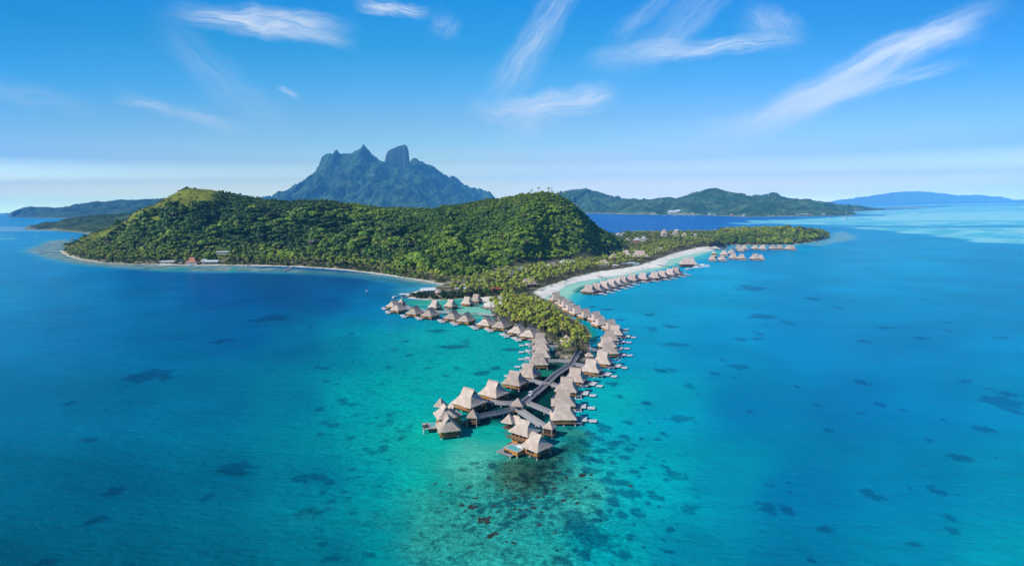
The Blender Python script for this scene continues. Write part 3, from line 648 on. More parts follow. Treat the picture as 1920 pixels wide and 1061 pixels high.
# how much fine coral and sand mottling the bottom shows
reef = np.zeros(QX.shape)
def rz(px, amt, fe):
    global reef
    m = (QX > 500) & (QX < 1500) & (QY > 480)
    s = sdist(WP[m], GP(px)) + (reefb[m] - .5) * fe
    reef[m] = np.maximum(reef[m], sstep(-fe, fe, s) * amt)
rz([(600,640),(720,560),(1000,620),(1030,700),(900,740),(830,860),(1050,860),(1110,740),(1180,660),(1200,740),(1260,820),(1280,1061),(1250,1150),(640,1150),(600,900)], .42, 26)
rz([(740,1050),(790,930),(880,860),(950,850),(1080,800),(1150,820),(1180,900),(1190,1010),(1140,1100),(800,1100)], .8, 14)
rz([(820,990),(850,910),(930,860),(1060,850),(1090,900),(1060,960),(1000,1010),(900,1020)], 1.0, 10)
bl = sstep(1.15, 2.2, wc[..., 2] / (wc[..., 1] + 1e-4))[..., None]      # the open blue leans to cyan
wc = wc * lerp(np.ones(3), np.array([1.0, 1.07, .97]), bl)
wc = np.maximum(wc / np.array([1.08, 1.06, 1.15]), 0.0006)

m, nt, b = newmat('lagoon_water'); MAT['water'] = m
p = geopos(nt); att = node(nt, 'ShaderNodeAttribute', attribute_name='tint').outputs['Color']
rf = node(nt, 'ShaderNodeAttribute', attribute_name='reef').outputs['Fac']
n1 = noise_n(nt, p, .55, 6, .68, .6); n2 = noise_n(nt, p, .24, 6, .66, .8); n3 = noise_n(nt, p, 1.6, 3, .6)
k = mrange(nt, math_n(nt, 'ADD', math_n(nt, 'MULTIPLY', n1, .6), math_n(nt, 'MULTIPLY', n3, .4)), .36, .66, .45, 1.62)
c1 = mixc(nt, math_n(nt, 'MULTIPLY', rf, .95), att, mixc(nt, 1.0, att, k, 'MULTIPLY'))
spots = math_n(nt, 'MULTIPLY', mrange(nt, n2, .53, .62, 0, 1), math_n(nt, 'MULTIPLY', rf, .85))
c1 = mixc(nt, spots, c1, mixc(nt, 1.0, c1, (.32, .36, .42), 'MULTIPLY'))
lite = math_n(nt, 'MULTIPLY', mrange(nt, n2, .34, .46, 1, 0), math_n(nt, 'MULTIPLY', rf, .5))
c1 = mixc(nt, lite, c1, mixc(nt, 1.0, c1, (2.0, 1.35, 1.2), 'MULTIPLY'))
# wind streaks on the open water
sw = noise_n(nt, scaled(nt, p, (.010, .035, 1)), 1.0, 5, .6, .5)
c1 = mixc(nt, 1.0, c1, mrange(nt, sw, .3, .7, .955, 1.045), 'MULTIPLY')
nt.links.new(c1, b.inputs['Base Color'])
b.inputs['Roughness'].default_value = .22; b.inputs['IOR'].default_value = 1.02
wv = noise_n(nt, scaled(nt, p, (.22, .5, 1)), 1.0, 4, .6, .4); wv2 = noise_n(nt, scaled(nt, p, (.05, .11, 1)), 1.0, 2, .5)
bump(nt, b, math_n(nt, 'ADD', wv, math_n(nt, 'MULTIPLY', wv2, 1.5)), .7, 1.2)
WV = np.stack([WX, WY, np.zeros_like(WX)], -1).reshape(-1, 3)
WF = gridfaces(len(rr), len(th))
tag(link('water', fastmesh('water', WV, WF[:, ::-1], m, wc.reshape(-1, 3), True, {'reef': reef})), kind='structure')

# ---------------------------------------------------------------- overwater villas
def rrect(hx, hy, z, n=8, rad=.5, jit=0.0, rs=None):
    """rounded rectangle ring, 4*n points"""
    pts = []
    for (sx, sy, a0) in ((1, -1, -90), (1, 1, 0), (-1, 1, 90), (-1, -1, 180)):
        for k in range(2):
            a = R(a0 + 30 + 30 * k); pts.append((sx * (hx - rad) + rad * math.cos(a), sy * (hy - rad) + rad * math.sin(a)))
        nx = {(1, -1): (1, 1), (1, 1): (-1, 1), (-1, 1): (-1, -1), (-1, -1): (1, -1)}[(sx, sy)]
        p0 = pts[-1]; q = (nx[0] * (hx - rad) + rad * math.cos(R(a0 + 120)), nx[1] * (hy - rad) + rad * math.sin(R(a0 + 120)))
        for k in range(1, n - 2):
            t = k / (n - 2); pts.append((lerp(p0[0], q[0], t), lerp(p0[1], q[1], t)))
    r = rs or random
    return [(x + r.uniform(-jit, jit), y + r.uniform(-jit, jit), z + r.uniform(-jit, jit) * .8) for x, y in pts]
def thatch_hip(hx, hy, z0, zr, gx=2.6, gy=1.6, zg=None, seed=1, n=9):
    """hip roof with a concave sweep and a small gabled lantern along the ridge"""
    rs = random.Random(seed); zg = z0 + (zr - z0) * .66 if zg is None else zg
    lv = [(.93, -.16, 0), (1.0, -.24, .07), (1.005, .02, .07), (.985, .13, .05)]
    rings = [rrect(hx * k, hy * k, z0 + dz, n, .7 * k, j, rs) for k, dz, j in lv]
    for t in (.25, .5, .75, 1.0):
        e = t ** 1.14; rings.append(rrect(lerp(hx * .985, gx, t ** .92), lerp(hy * .985, gy, t ** .92), lerp(z0 + .13, zg, e), n, lerp(.7, .25, t), .05, rs))
    b = MB().rings(rings, True, True)
    # lantern: two steep slopes with thick edges
    L = gx + .35; w = gy + .30; th = .22; zb = zg - .35
    for s in (1, -1):
        q = [(-L, s * w, zb), (L, s * w, zb), (L + .1, 0, zr), (-L - .1, 0, zr), (-L, s * (w - .30), zb - .02), (L, s * (w - .30), zb - .02), (L + .1, 0, zr - th * 1.6), (-L - .1, 0, zr - th * 1.6)]
        f = [(0, 1, 2, 3), (7, 6, 5, 4), (1, 0, 4, 5), (0, 3, 7, 4), (2, 1, 5, 6)]
        b.poly(q, f if s < 0 else [x[::-1] for x in f])
    return b
def gable_vent(s, gx, gy, zg, zr):
    x = s * (gx - .15); return MB().poly([(x, -gy * .9, zg - .2), (x, gy * .9, zg - .2), (x, 0, zr - .45), (x - s * .25, -gy * .9, zg - .2), (x - s * .25, gy * .9, zg - .2), (x - s * .25, 0, zr - .45)], [(0, 1, 2), (5, 4, 3), (0, 3, 4, 1), (1, 4, 5, 2), (2, 5, 3, 0)])
def pyramid(h, z0, zp, seed=2, n=7):
    rs = random.Random(seed); rings = []
    for k, dz, j in [(.9, -.1, 0), (1, -.18, .05), (1.0, .05, .05)]: rings.append(rrect(h * k, h * k, z0 + dz, n, h * .18, j, rs))
    for t in (.3, .6, .85, .97): rings.append(rrect(lerp(h, .06, t), lerp(h, .06, t), lerp(z0 + .05, zp, t ** 1.1), n, max(.02, h * .18 * (1 - t)), .03 * (1 - t), rs))
    return MB().rings(rings)
MESH = {}
def M_(key, fn):
    if key not in MESH: MESH[key] = fn()
    return MESH[key]

def villa(kind, scale=1.0):
    """+x is the ridge; decks are turned by phi about the middle of the house"""
    ZR = {'L': 8.3, 'Q': 8.7, 'F': 9.2}.get(kind, 8.9); spec = {'R': (5.6, 5.1, 0, 1), 'L': (5.6, 5.3, -40, -1), 'N': (5.6, 5.2, 0, -1), 'M': (5.5, 5.2, 0, 1), 'F': (5.4, 5.4, -90, 1), 'I': (5.2, 5.0, 0, 0), 'Q': (5.6, 5.2, 0, 0)}[kind]
    hx, hy, phi, mir = spec; t = empty('thatched_villa'); s = scale
    far = kind in 'MF'; th = MAT['thatch_far'] if kind == 'M' else MAT['thatch']
    rf = link('roof', M_(('roof', kind), lambda: thatch_hip(hx, hy, 3.05, ZR, seed=sum(map(ord, kind))).mesh('roof', th)), t)
    for sgn in (1, -1): link('gable_vent', M_(('vent', kind, sgn), lambda: gable_vent(sgn, 2.6, 1.6, 3.05 + (ZR - 3.05) * .66, ZR).mesh('gable_vent', MAT['darkwood'])), rf)
    if kind in 'RNLQI': link('ridge_cap', M_(('cap', kind), lambda: MB().poly([(-2.95, -.42, ZR - .42), (2.95, -.42, ZR - .42), (2.95, .42, ZR - .42), (-2.95, .42, ZR - .42), (-3.0, 0, ZR + .16), (3.0, 0, ZR + .16)], [(0, 1, 5, 4), (2, 3, 4, 5), (1, 2, 5), (3, 0, 4), (3, 2, 1, 0)]).mesh('ridge_cap', MAT['thatch_far'])), rf)
    if kind in 'RN':
        def pan():
            a, c = Vector((-4.75, .5, 4.55)), Vector((-3.75, .5, 5.75)); nrm = Vector((-.78, 0, .62)) * .12; w = Vector((0, 1.5, 0))
            q = [a + nrm, a + w + nrm, c + w + nrm, c + nrm, a - nrm * 3, a + w - nrm * 3, c + w - nrm * 3, c - nrm * 3]
            return MB().poly(q, [(0, 3, 2, 1), (0, 1, 5, 4), (1, 2, 6, 5), (2, 3, 7, 6), (3, 0, 4, 7)]).mesh('roof_panel', MAT['panel'])
        link('roof_panel', M_(('pan',), pan), rf)
    wl = link('wall', M_(('wall', kind), lambda: MB().box(-hx + .85, hx - .85, -hy + .75, hy - .75, 1.42, 3.6).mesh('wall', MAT['darkwood' if kind == 'F' else 'frame' if kind == 'M' else 'bamboo'])), t)
    a, b_ = hx - .85, hy - .75
    for x0, x1, y, sg in ((a - 1.9, a - .35, -b_, -1), (-a + .5, -a + 1.9, b_, 1)):
        link('window', M_(('win', kind, sg), lambda: MB().box(x0, x1, min(y, y + sg * .06), max(y, y + sg * .06), 1.75, 3.2).mesh('window', MAT['glass'])), wl)
    link('door', M_(('door', kind), lambda: MB().box(a, a + .07, -1.6, 1.6, 1.45, 3.3).mesh('door', MAT['darkwood'])), wl)
    link('floor_frame', M_(('floor', kind), lambda: MB().box(-a - .3, a + .3, -b_ - .3, b_ + .3, 1.1, 1.40).mesh('floor_frame', MAT['frame'])), t)
    xs = (-a, a) if far else (-a, 0, a)
    for x in xs:
        for y in (-b_, b_):
            link('stilt', M_(('stilt', kind, x, y), lambda: MB().bar((x, y, -1.2), (x, y, 1.1), .24, 8).mesh('stilt', MAT['pile'])), t)
    if mir:
        rot = R(phi); m = mir
        def dk(name, key, x0, x1, y0, y1, z0, z1, mat, par=None):
            ya, yb = sorted((y0 * m, y1 * m))
            o = link(name, M_(('dk', kind, key), lambda: MB().box(x0, x1, ya, yb, z0, z1).mesh(name, MAT[mat])), par or t)
            if par is None: o.rotation_euler = (0, 0, rot)
            return o
        def post(x, y, z0, z1, par, key, mat='pile', r=.13):
            return link('post', M_(('post', kind, key), lambda: MB().bar((x, y * m, z0), (x, y * m, z1), r, 6).mesh('post', MAT[mat])), par)
        if kind in 'RNM':
            d = dk('deck', 'd', 4.9, 7.6, -4.4, 4.0, 1.12, 1.34, 'deck'); post(7.2, -4.0, -1, 1.1, d, 1); post(7.2, 3.6, -1, 1.1, d, 2)
            dk('sun_deck', 's1', 7.7, 10.2, -1.7, .9, .98, 1.20, 'white_deck'); s2 = dk('sun_deck', 's2', 7.8, 10.3, 1.2, 3.8, 1.0, 1.22, 'white_deck'); post(9.6, 3.2, -1, 1, s2, 3)
            sw = dk('swim_platform', 'sw', 10.9, 14.0, -2.0, .9, .62, .86, 'white_deck'); post(12.6, -.6, -1.2, .62, sw, 4, 'pile', .2)
            link('ladder', M_(('lad', kind), lambda: MB().bar((14.15, -.9 * m, -.8), (14.15, -.9 * m, 1.5), .06, 5).bar((14.15, -.3 * m, -.8), (14.15, -.3 * m, 1.5), .06, 5).mesh('ladder', MAT['white'])), sw)
            cn = dk('canopy', 'c', 5.6, 8.6, 5.2, 8.0, 2.75, 2.98, 'white'); dk('shade', 'cs', 5.95, 8.25, 5.5, 7.7, 2.96, 3.04, 'canopy', cn)
            for q, (x, y) in enumerate(((6.0, 5.5), (8.2, 7.6))): post(x, y, -1, 2.8, cn, 10 + q, 'darkwood')
        elif kind == 'L':
            d = dk('deck', 'd', 4.8, 11.0, -1.4, 5.8, 1.05, 1.30, 'white_deck')
            for q, (x, y) in enumerate(((5.4, -.6), (9.2, -.6), (9.2, 4.4))): post(x, y, -1, 1.05, d, q)
            dk('swim_platform', 'sw', 7.0, 10.6, -4.2, -1.3, .62, .86, 'white_deck')
            cn = dk('canopy', 'c', 3.6, 6.4, 4.6, 7.3, 2.75, 2.98, 'white'); dk('shade', 'cs', 3.95, 6.05, 4.9, 7.0, 2.96, 3.04, 'canopy', cn)
            for q, (x, y) in enumerate(((3.9, 4.9), (6.1, 7.0))): post(x, y, -1, 2.8, cn, 10 + q, 'darkwood')
        else:
            d = dk('deck', 'd', 5.0, 10.2, -4.2, 4.2, 1.05, 1.5, 'white_deck'); post(8.6, -3, -1, 1.05, d, 1); post(8.6, 3, -1, 1.05, d, 2)
            dk('canopy', 'c', 5.3, 7.4, -2.6, .2, 2.6, 2.8, 'canopy')
    t.scale = (s, s, s)
    return t
EXC = []                               # circles kept free of trees
PROTO = {}
def put_villa(kind, px, py, deg, s, label, group):
    p = G(px, py, {'L': 8.3, 'Q': 8.7, 'F': 9.2}.get(kind, 8.9) * s)
    if kind not in PROTO: t = PROTO[kind] = villa(kind)
    else: t = copy_tree(PROTO[kind])
    t.location = (p[0], p[1], 0); t.rotation_euler = (0, 0, R(deg)); t.scale = (s * 1.25, s * 1.25, s * .98) if kind == 'M' else (s, s, s)
    tag(t, label, 'villa', group); EXC.append((p[0], p[1], 7.8 * s)); return t
ORD = 'first second third fourth fifth sixth seventh eighth ninth tenth eleventh twelfth thirteenth fourteenth fifteenth sixteenth seventeenth eighteenth nineteenth'.split()
ROW_R = [(1055.5,754,0,1),(1056,730.6,-4,1),(1063,706.5,-14,1),(1079.5,689,-22,1),(1109,672.5,-24,1),(1130,658.5,-22,1),(1141.5,641.5,0,1),(1138,630,2,1),(1143,619,0,1),(1153,609,-12,1),(1145,598.8,20,1),(1125,592,25,1),(1117.5,584,25,1),(1098,578.6,25,1),(1081,572.6,25,1),(1068.5,567,25,1),(1060,560.4,25,1),(1053,556,25,1),(1042.5,547.5,20,1.15)]
for i, (a, b, d, s) in enumerate(ROW_R):
    lab = {0: 'thatched villa nearest the coral reef at the end of the row with square dark canopies', 18: 'large greyish thatched villa where the canopy row meets the white beach cove'}.get(i, f'thatched villa, {ORD[i]} from the reef end in the row with square dark canopies')
    put_villa('R', a, b, d, s, lab, 'villas along the open-water side of the palm islet')
ROW_L = [('Q',879.5,727.5,-40,1.14),('Q',925.5,713.5,-38,1.05),('Q',965.5,695.5,-30,1),('N',991.5,681.5,-28,1),('N',1010.5,661,-2,.98),('N',1015.5,648.4,-4,.98),('N',1014.5,636,-4,.98),('N',1013,624.5,-4,.98),
         ('L',994.5,612,60,1.1),('L',971.5,605.5,60,1.1),('L',940.7,596.5,60,1.1),('L',912.7,592.5,60,1.1),('L',874.5,586,60,1.1),('L',850,581.5,60,1.1),('L',807,577,58,1.1),('L',778.5,573.6,58,1.1),('L',747.5,568,52,1.05),('L',738.5,562.5,52,1)]
LD = {0: 'thatched villa with orange wall beside the small hut walkway, first of the lagoon-side row', 1: 'sunlit thatched villa at the end of the pale railed walkway, second of the lagoon-side row', 2: 'thatched villa on white stilts over dark green water, third of the lagoon-side row'}
for i, (k, a, b, d, s) in enumerate(ROW_L):
    if k == 'N': d += 180
    if k == 'L': d += 180
    t = put_villa(k, a, b, d, s, LD.get(i, f'thatched villa, {ORD[i]} from the boardwalk junction in the lagoon-side row with bleached decks'), 'villas along the lagoon side of the palm islet')
for i, (a, b, d) in enumerate([(815.5,563,-32),(845.5,561,-34),(876,556.4,-24),(892.8,551.7,-26)]):
    put_villa('I', a, b, d, .97, f'thatched villa without a sun deck in the sheltered green lagoon, {ORD[i]} from the spit', 'deckless villas in the sheltered lagoon')
ROW_M = [(1105,533),(1119.5,530),(1132.7,526.5),(1146,523),(1157,520.5),(1168,517),(1186,513),(1206,511.5),(1228,509),(1241.5,507),(1256.5,503.5),(1267,501)]
for i, (a, b) in enumerate(ROW_M):
    put_villa('M', a, b, -32, 1.12, f'brown-roofed thatched villa, {ORD[i]} from the cove in the row facing the white beach', 'brown-roofed villas off the white beach')
ROW_F = [(1335.6,479,1),(1353.7,479,1),(1357.5,469.5,1.1),(1371,467.5,1),(1385,459.5,1.1),(1395,459.5,1.1),(1389,464,.9),(1375,475,1.1),(1390.6,476,1.1),(1415.6,475.6,1.2),(1425.8,477.5,1.0),(1415.6,459.3,1.05),(1430,459.3,1.1),(1449,459,1.1),(1462.5,458.6,1.1),(1479,459.3,1.1),(1486,460,1.05)]
NF = {9: 'largest thatched villa on the far piers, near the outer end of the front pier', 10: 'smaller thatched villa at the very end of the front far pier', 16: 'thatched villa at the very end of the rear far pier off the green headland'}
for i, (a, b, s) in enumerate(ROW_F):
    pier = 'front' if b > 474 or i < 2 else 'rear'
    put_villa('F', a, b, 4 if i % 2 else -6, s, NF.get(i, f'small distant thatched villa on the {pier} far pier, {ORD[i]} counted outward from the beach'), 'distant villas on the far piers')

# sun loungers on the bleached decks
def lounger_mesh(mat): return MB().box(-.95, .95, -.32, .32, .22, .34).poly([(.35, -.32, .34), (.35, .32, .34), (1.0, .32, .78), (1.0, -.32, .78), (.45, -.32, .30), (.45, .32, .30), (1.08, .32, .72), (1.08, -.32, .72)], [(0, 3, 2, 1), (4, 5, 6, 7), (2, 3, 7, 6), (0, 1, 5, 4), (0, 4, 7, 3), (1, 2, 6, 5)]).box(-.85, -.75, -.3, .3, 0, .22).box(.7, .8, -.3, .3, 0, .22).mesh('sun_lounger', MAT[mat])
LM_D, LM_W = lounger_mesh('dark_fabric'), lounger_mesh('cushion')
def lounger(p, z, deg, dark, label, group):
    o = link('sun_lounger', LM_D if dark else LM_W, None, (p[0], p[1], z), R(deg)); o.scale = (1.15, 1.25, 1.15); tag(o, label, 'lounger', group); return o
for t in [o for o in COL.objects if o.name.startswith('thatched_villa') and o.get('group', '').startswith('villas along the lagoon') and any(c.name.startswith('deck') for c in o.children)]:
    if len([c for c in t.children if c.name.startswith('sun_deck')]): continue
    a0 = t.rotation_euler.z + R(-40)
    for q, (x, y) in enumerate(((7.4, -2.9), (7.4, -1.2))):
        x, y = x * t.scale[0], y * t.scale[0]
        lounger((t.location.x + x * math.cos(a0) - y * math.sin(a0), t.location.y + x * math.sin(a0) + y * math.cos(a0)), 1.30 * t.scale[0], math.degrees(a0) + 180, True, 'dark sun lounger on the bleached deck of a lagoon-side villa', 'dark loungers on lagoon-side decks')

# ---------------------------------------------------------------- boardwalks, jetties
def walkway(name, px, z, w, label, cat, deckm='walk', rails=True, step=7.0, group=None, r=.2):
    P3 = [Vector(G(a, b, z)) for a, b in px]
    t = empty(name, tuple(P3[0])); t.location.z = 0; o0 = t.location.copy()
    loc = [p - o0 for p in P3]
    # mitred strip
    def strip(off0, off1, z0, z1):
        b = MB(); ring = []
        for i, p in enumerate(loc):
            d = (loc[min(i + 1, len(loc) - 1)] - loc[max(i - 1, 0)]); d.z = 0; d.normalize(); nn = Vector((-d.y, d.x, 0))
            ring.append([(p + nn * off0 + Vector((0, 0, z0 - 0))), (p + nn * off1 + Vector((0, 0, z0))), (p + nn * off1 + Vector((0, 0, z1))), (p + nn * off0 + Vector((0, 0, z1)))])
        return b.rings([[tuple(q) for q in rg] for rg in ring][::-1])
    strip(-w / 2, w / 2, -.28, 0).build('deck', MAT[deckm], t)
    if rails:
        for s in (1, -1):
            b = MB()
            for z0, z1 in ((.92, 1.06), (.60, .70), (.28, .38)):
                k = strip(s * w / 2 - .06, s * w / 2 + .06, z0, z1); n0 = len(b.v); b.v += k.v; b.f += [tuple(n0 + i for i in f) for f in k.f]
            acc_ = 0
            for p, q in zip(loc[:-1], loc[1:]):
                d = q - p; L = d.length; d.normalize(); nn = Vector((-d.y, d.x, 0)); k = max(1, int(L / 1.3))
                for i in range(k + 1):
                    c = p + d * (L * i / k) + nn * (s * w / 2); b.box(-.08, .08, -.08, .08, 0, 1.0, math.atan2(d.y, d.x), tuple(c))
            b.build('railing', MAT['rail'], t)
    for p, q in zip(loc[:-1], loc[1:]):
        d = q - p; L = d.length; d.normalize(); nn = Vector((-d.y, d.x, 0)); k = max(1, int(L / step))
        for i in range(k):
            for s in (1, -1):
                c = p + d * (L * (i + .5) / k) + nn * (s * w * .36)
                MB().bar((c.x, c.y, -1.2), (c.x, c.y, c.z - .27), r, 6).build('pile', MAT['pile'], t)
    tag(t, label, cat, group)
    for p, q in zip(P3[:-1], P3[1:]):
        k = max(1, int((q - p).length / 4))
        for i in range(k + 1): c = p.lerp(q, i / k); EXC.append((c.x, c.y, w * .5 + 1.2))
    return t
GB = 'boardwalks linking the villas'
walkway('boardwalk', [(1086,659),(1076,675),(1072,684),(1059,691.5),(1042,703),(1028,716),(1016,728),(1000,741),(984,754)], 1.6, 3.2, 'long grey railed boardwalk running from the palm islet down to the pyramid pavilion', 'boardwalk', group=GB)
walkway('boardwalk', [(966,757),(948,757),(932,756),(916,753)], 1.6, 2.2, 'pale railed walkway from the pyramid pavilion to the second lagoon-side villa', 'boardwalk', 'rail', group=GB)
walkway('boardwalk', [(966,766),(950,771.5),(932,776),(908,780),(884,786),(862,791)], 1.6, 2.6, 'curved grey walkway leading past a small hut to the front lagoon-side pool villa', 'boardwalk', group=GB)
walkway('boardwalk', [(990,757),(1010,765),(1036,776)], 1.6, 2.2, 'pale walkway from the pavilion to the canopy-row villa nearest the reef', 'boardwalk', 'rail', group=GB)
walkway('boardwalk', [(968,766),(984,777),(1000,788),(1017,799)], 1.6, 3.0, 'wide pale walkway sloping from the pavilion towards the reef pool villa', 'boardwalk', 'rail', group=GB)
walkway('boardwalk', [(984,711),(1002,716),(1025,721.5)], 1.6, 2.2, 'pale railed walkway from the third lagoon-side villa to the long boardwalk', 'boardwalk', 'rail', group=GB)
walkway('boardwalk', [(1033,720.5),(1042,724),(1052,727)], 1.6, 2.2, 'short pale walkway linking the long boardwalk to a canopy-row villa roof', 'boardwalk', 'rail', group=GB)
walkway('boardwalk', [(1026,677),(1048,677.5),(1071,679)], 1.6, 2.2, 'level walkway with reddish planks over bright green water beside the islet rocks', 'boardwalk', 'deck', group=GB)
walkway('boardwalk', [(1076,683.5),(1088,685.5),(1101,688)], 1.6, 2.2, 'short bright walkway just below the islet tip on the open-water side', 'boardwalk', 'rail', group=GB)
walkway('boardwalk', [(1104,656),(1122,657)], 1.6, 2.2, 'shaded short walkway from the palms to the open-water villas', 'boardwalk', 'deck', group=GB)
walkway('boardwalk', [(1026,650),(1046,650)], 1.6, 2.0, 'shaded short walkway from the palms to the lagoon-side villas', 'boardwalk', 'deck', group=GB)
walkway('boardwalk', [(757,570),(769,580),(790,582.5),(822,585),(850,587.5),(880,589.5),(897,588.5),(926,592)], 1.6, 2.6, 'long white walkway behind the western villas across the sheltered lagoon', 'boardwalk', 'rail', group=GB)
walkway('boardwalk', [(833,577),(845,586)], 1.6, 2.2, 'stub walkway from the white lagoon walkway to a deckless villa', 'boardwalk', 'deck', False, group=GB)
walkway('boardwalk', [(1107,515.5),(1128,519),(1146,522.5),(1180,518),(1215,512.5),(1262,505)], 1.6, 2.4, 'brown walkway from the white beach along the brown-roofed villas', 'boardwalk', 'deck', False, 12, GB)
walkway('boardwalk', [(1221,494.5),(1246,497.5),(1276,500)], 1.6, 3.0, 'brown jetty from the white beach to the big-roofed overwater bar', 'boardwalk', 'deck', False, 10, GB)
walkway('boardwalk', [(1342,480),(1352,485.5),(1390,486),(1434,486.5)], 1.6, 2.6, 'thin walkway joining the distant villas of the front far pier', 'boardwalk', 'rail', False, 14, GB)
walkway('boardwalk', [(1340,473),(1362,475),(1385,468.5),(1410,467),(1490,466.5)], 1.6, 2.6, 'thin walkway joining the distant villas of the rear far pier', 'boardwalk', 'rail', False, 14, GB)
walkway('jetty', [(72,472.3),(92,472.5),(112,473)], 1.0, 3.0, 'dark narrow jetty over the grey reef flat at the far tip of the hill', 'jetty', 'darkwood', False, 12)
walkway('jetty', [(531,508.5),(549,499.6)], .9, 3.2, 'pale slanting jetty from the sandy shore below the wooded hill', 'jetty', 'deck', False, 10)

# ---------------------------------------------------------------- the two pool villas at the end, small huts, the pavilion
def hip_child(t, p, deg, hx, hy, z0, zr, gx, gy, seed, vent=True):
    rf = thatch_hip(hx, hy, z0, zr, gx, gy, None, seed).build('roof', MAT['thatch'], t)
    rf.location = p; rf.rotation_euler = (0, 0, R(deg)); zg = z0 + (zr - z0) * .66
    if vent:
        for s in (1, -1): gable_vent(s, gx, gy, zg, zr).build('gable_vent', MAT['darkwood'], rf)
    return rf
def boxchild(name, t, p, deg, dims, mat):
    o = MB().box(*dims).build(name, MAT[mat], t); o.location = p; o.rotation_euler = (0, 0, R(deg)); return o
def rel(t, px, py, z): p = G(px, py, z); return (p[0] - t.location.x, p[1] - t.location.y, 0)
def stilts(t, pts, top, r=.26):
    for x, y in pts: MB().bar((x, y, -1.2), (x, y, top), r, 8).build('stilt', MAT['pile'], t)
def rotpts(p, deg, pts):
    c, s = math.cos(R(deg)), math.sin(R(deg)); return [(p[0] + x * c - y * s, p[1] + x * s + y * c) for x, y in pts]

# villa by the reef
g0 = G(1000, 845); B = empty('pool_villa', (g0[0], g0[1], 0))
tag(B, 'two-storey thatched pool villa on stilts at the very front above the brown reef', 'villa', 'pool villas at the end of the boardwalks')
EXC.append((g0[0], g0[1], 14))
p1 = rel(B, 1006, 811.5, 8.3); d1 = -46
hip_child(B, p1, d1, 4.7, 4.6, 3.5, 8.3, 2.2, 1.2, 31)
w = boxchild('wall', B, p1, d1, (-3.6, 3.6, -3.7, 3.7, 1.55, 3.8), 'bamboo')
boxchild('window', w, (0, 0, 0), 0, (3.6, 3.68, -2.4, 2.4, 1.9, 3.3), 'glass'); boxchild('window', w, (0, 0, 0), 0, (-1.5, 2.2, -3.78, -3.7, 1.9, 3.3), 'glass')
boxchild('floor_frame', B, p1, d1, (-4.1, 4.1, -4.2, 4.2, 1.15, 1.5), 'frame')
stilts(B, rotpts(p1, d1, [(-3.6, -3.6), (0, -3.6), (3.6, -3.6), (3.6, 3.6), (0, 3.6), (-3.6, 3.6)]), 1.2)
p2 = rel(B, 983.5, 786.5, 10.8); d2 = -40
hip_child(B, p2, d2, 5.0, 4.4, 6.5, 10.8, 2.4, 1.2, 32)
w = boxchild('wall', B, p2, d2, (-3.9, 3.9, -3.2, 3.2, 1.55, 6.9), 'bamboo')
for k in range(4): boxchild('window', w, (0, 0, 0), 0, (-3.6 + k * 1.85, -2.3 + k * 1.85, -3.28, -3.2, 4.75, 6.1), 'glass')
boxchild('door', w, (0, 0, 0), 0, (-.8, 1.4, -3.28, -3.2, 1.6, 3.6), 'darkwood')
boxchild('balcony', B, p2, d2, (-5.0, 3.0, -4.6, -3.3, 4.05, 4.25), 'frame'); boxchild('balcony_rail', B, p2, d2, (-5.0, 3.0, -4.66, -4.56, 4.3, 5.1), 'frame')
boxchild('floor_frame', B, p2, d2, (-4.9, 4.9, -4.4, 4.1, 1.1, 1.46), 'frame')
stilts(B, rotpts(p2, d2, [(-4.3, -3.8), (0, -3.8), (-4.3, 3.6), (0, 3.6), (4.3, 3.6)]), 1.2)
p3 = rel(B, 955, 790, 6.4)
rf = pyramid(2.7, 6.6, 9.6, 33).build('stair_roof', MAT['thatch'], B); rf.location = p3; rf.rotation_euler = (0, 0, R(-30))
stp = MB()
for k in range(16):
    a = k * .42; z = 1.4 + k * .30; stp.bar((0, 0, z), (1.7 * math.cos(a), 1.7 * math.sin(a), z), .13, 4)
for k in range(6): a = k * 1.05; stp.bar((1.8 * math.cos(a), 1.8 * math.sin(a), -1), (1.8 * math.cos(a), 1.8 * math.sin(a), 6.6), .12, 6)
o = stp.build('staircase', MAT['frame'], B); o.location = p3
boxchild('landing', B, p3, -40, (-2.0, 5.5, -2.2, 2.2, 4.0, 4.25), 'frame')
rf = thatch_hip(2.8, 2.4, 6.2, 8.6, 1.2, .7, None, 35, 6).build('porch_roof', MAT['thatch'], B); rf.location = rel(B, 969, 781, 8.2); rf.rotation_euler = (0, 0, R(-40))
p4 = rel(B, 966, 839, 2.4)
boxchild('pool_wall', B, p4, -42, (-3.4, 3.4, -2.6, 2.4, .9, 2.35), 'bamboo'); boxchild('pool_deck', B, p4, -42, (-3.6, 3.6, -2.75, 2.9, 2.352, 2.5), 'pale_deck')
boxchild('pool', B, p4, -42, (-2.6, 2.4, -2.1, .6, 2.45, 2.54), 'pool')
boxchild('day_bed', B, p4, -42, (-.2, 2.8, 1.0, 2.6, 2.5, 3.0), 'cushion')
p5 = rel(B, 952.5, 847, 1.0); boxchild('lower_deck', B, p5, -42, (-3.8, 3.4, -2.3, 2.5, .72, .98), 'deck')
stilts(B, rotpts(p5, -42, [(-3.4, -2), (3, -2), (-3.4, 2)]) + rotpts(p4, -42, [(3, -2.3), (3, 2.2)]), .8)
p6 = rel(B, 991, 840, 1.7); boxchild('terrace', B, p6, -44, (-4.2, 4.0, -1.9, 1.7, 1.42, 1.68), 'deck'); stilts(B, rotpts(p6, -44, [(-3.6, -1.6), (0, -1.6), (3.4, -1.6)]), 1.45)
for q in range(2): lounger(np.array(G(950.5 + q * 5, 848.5 + q * 1.2, 1.0)), .98, 150, True, 'dark sun lounger on the low grey deck of the reef pool villa', 'dark loungers of the reef pool villa')
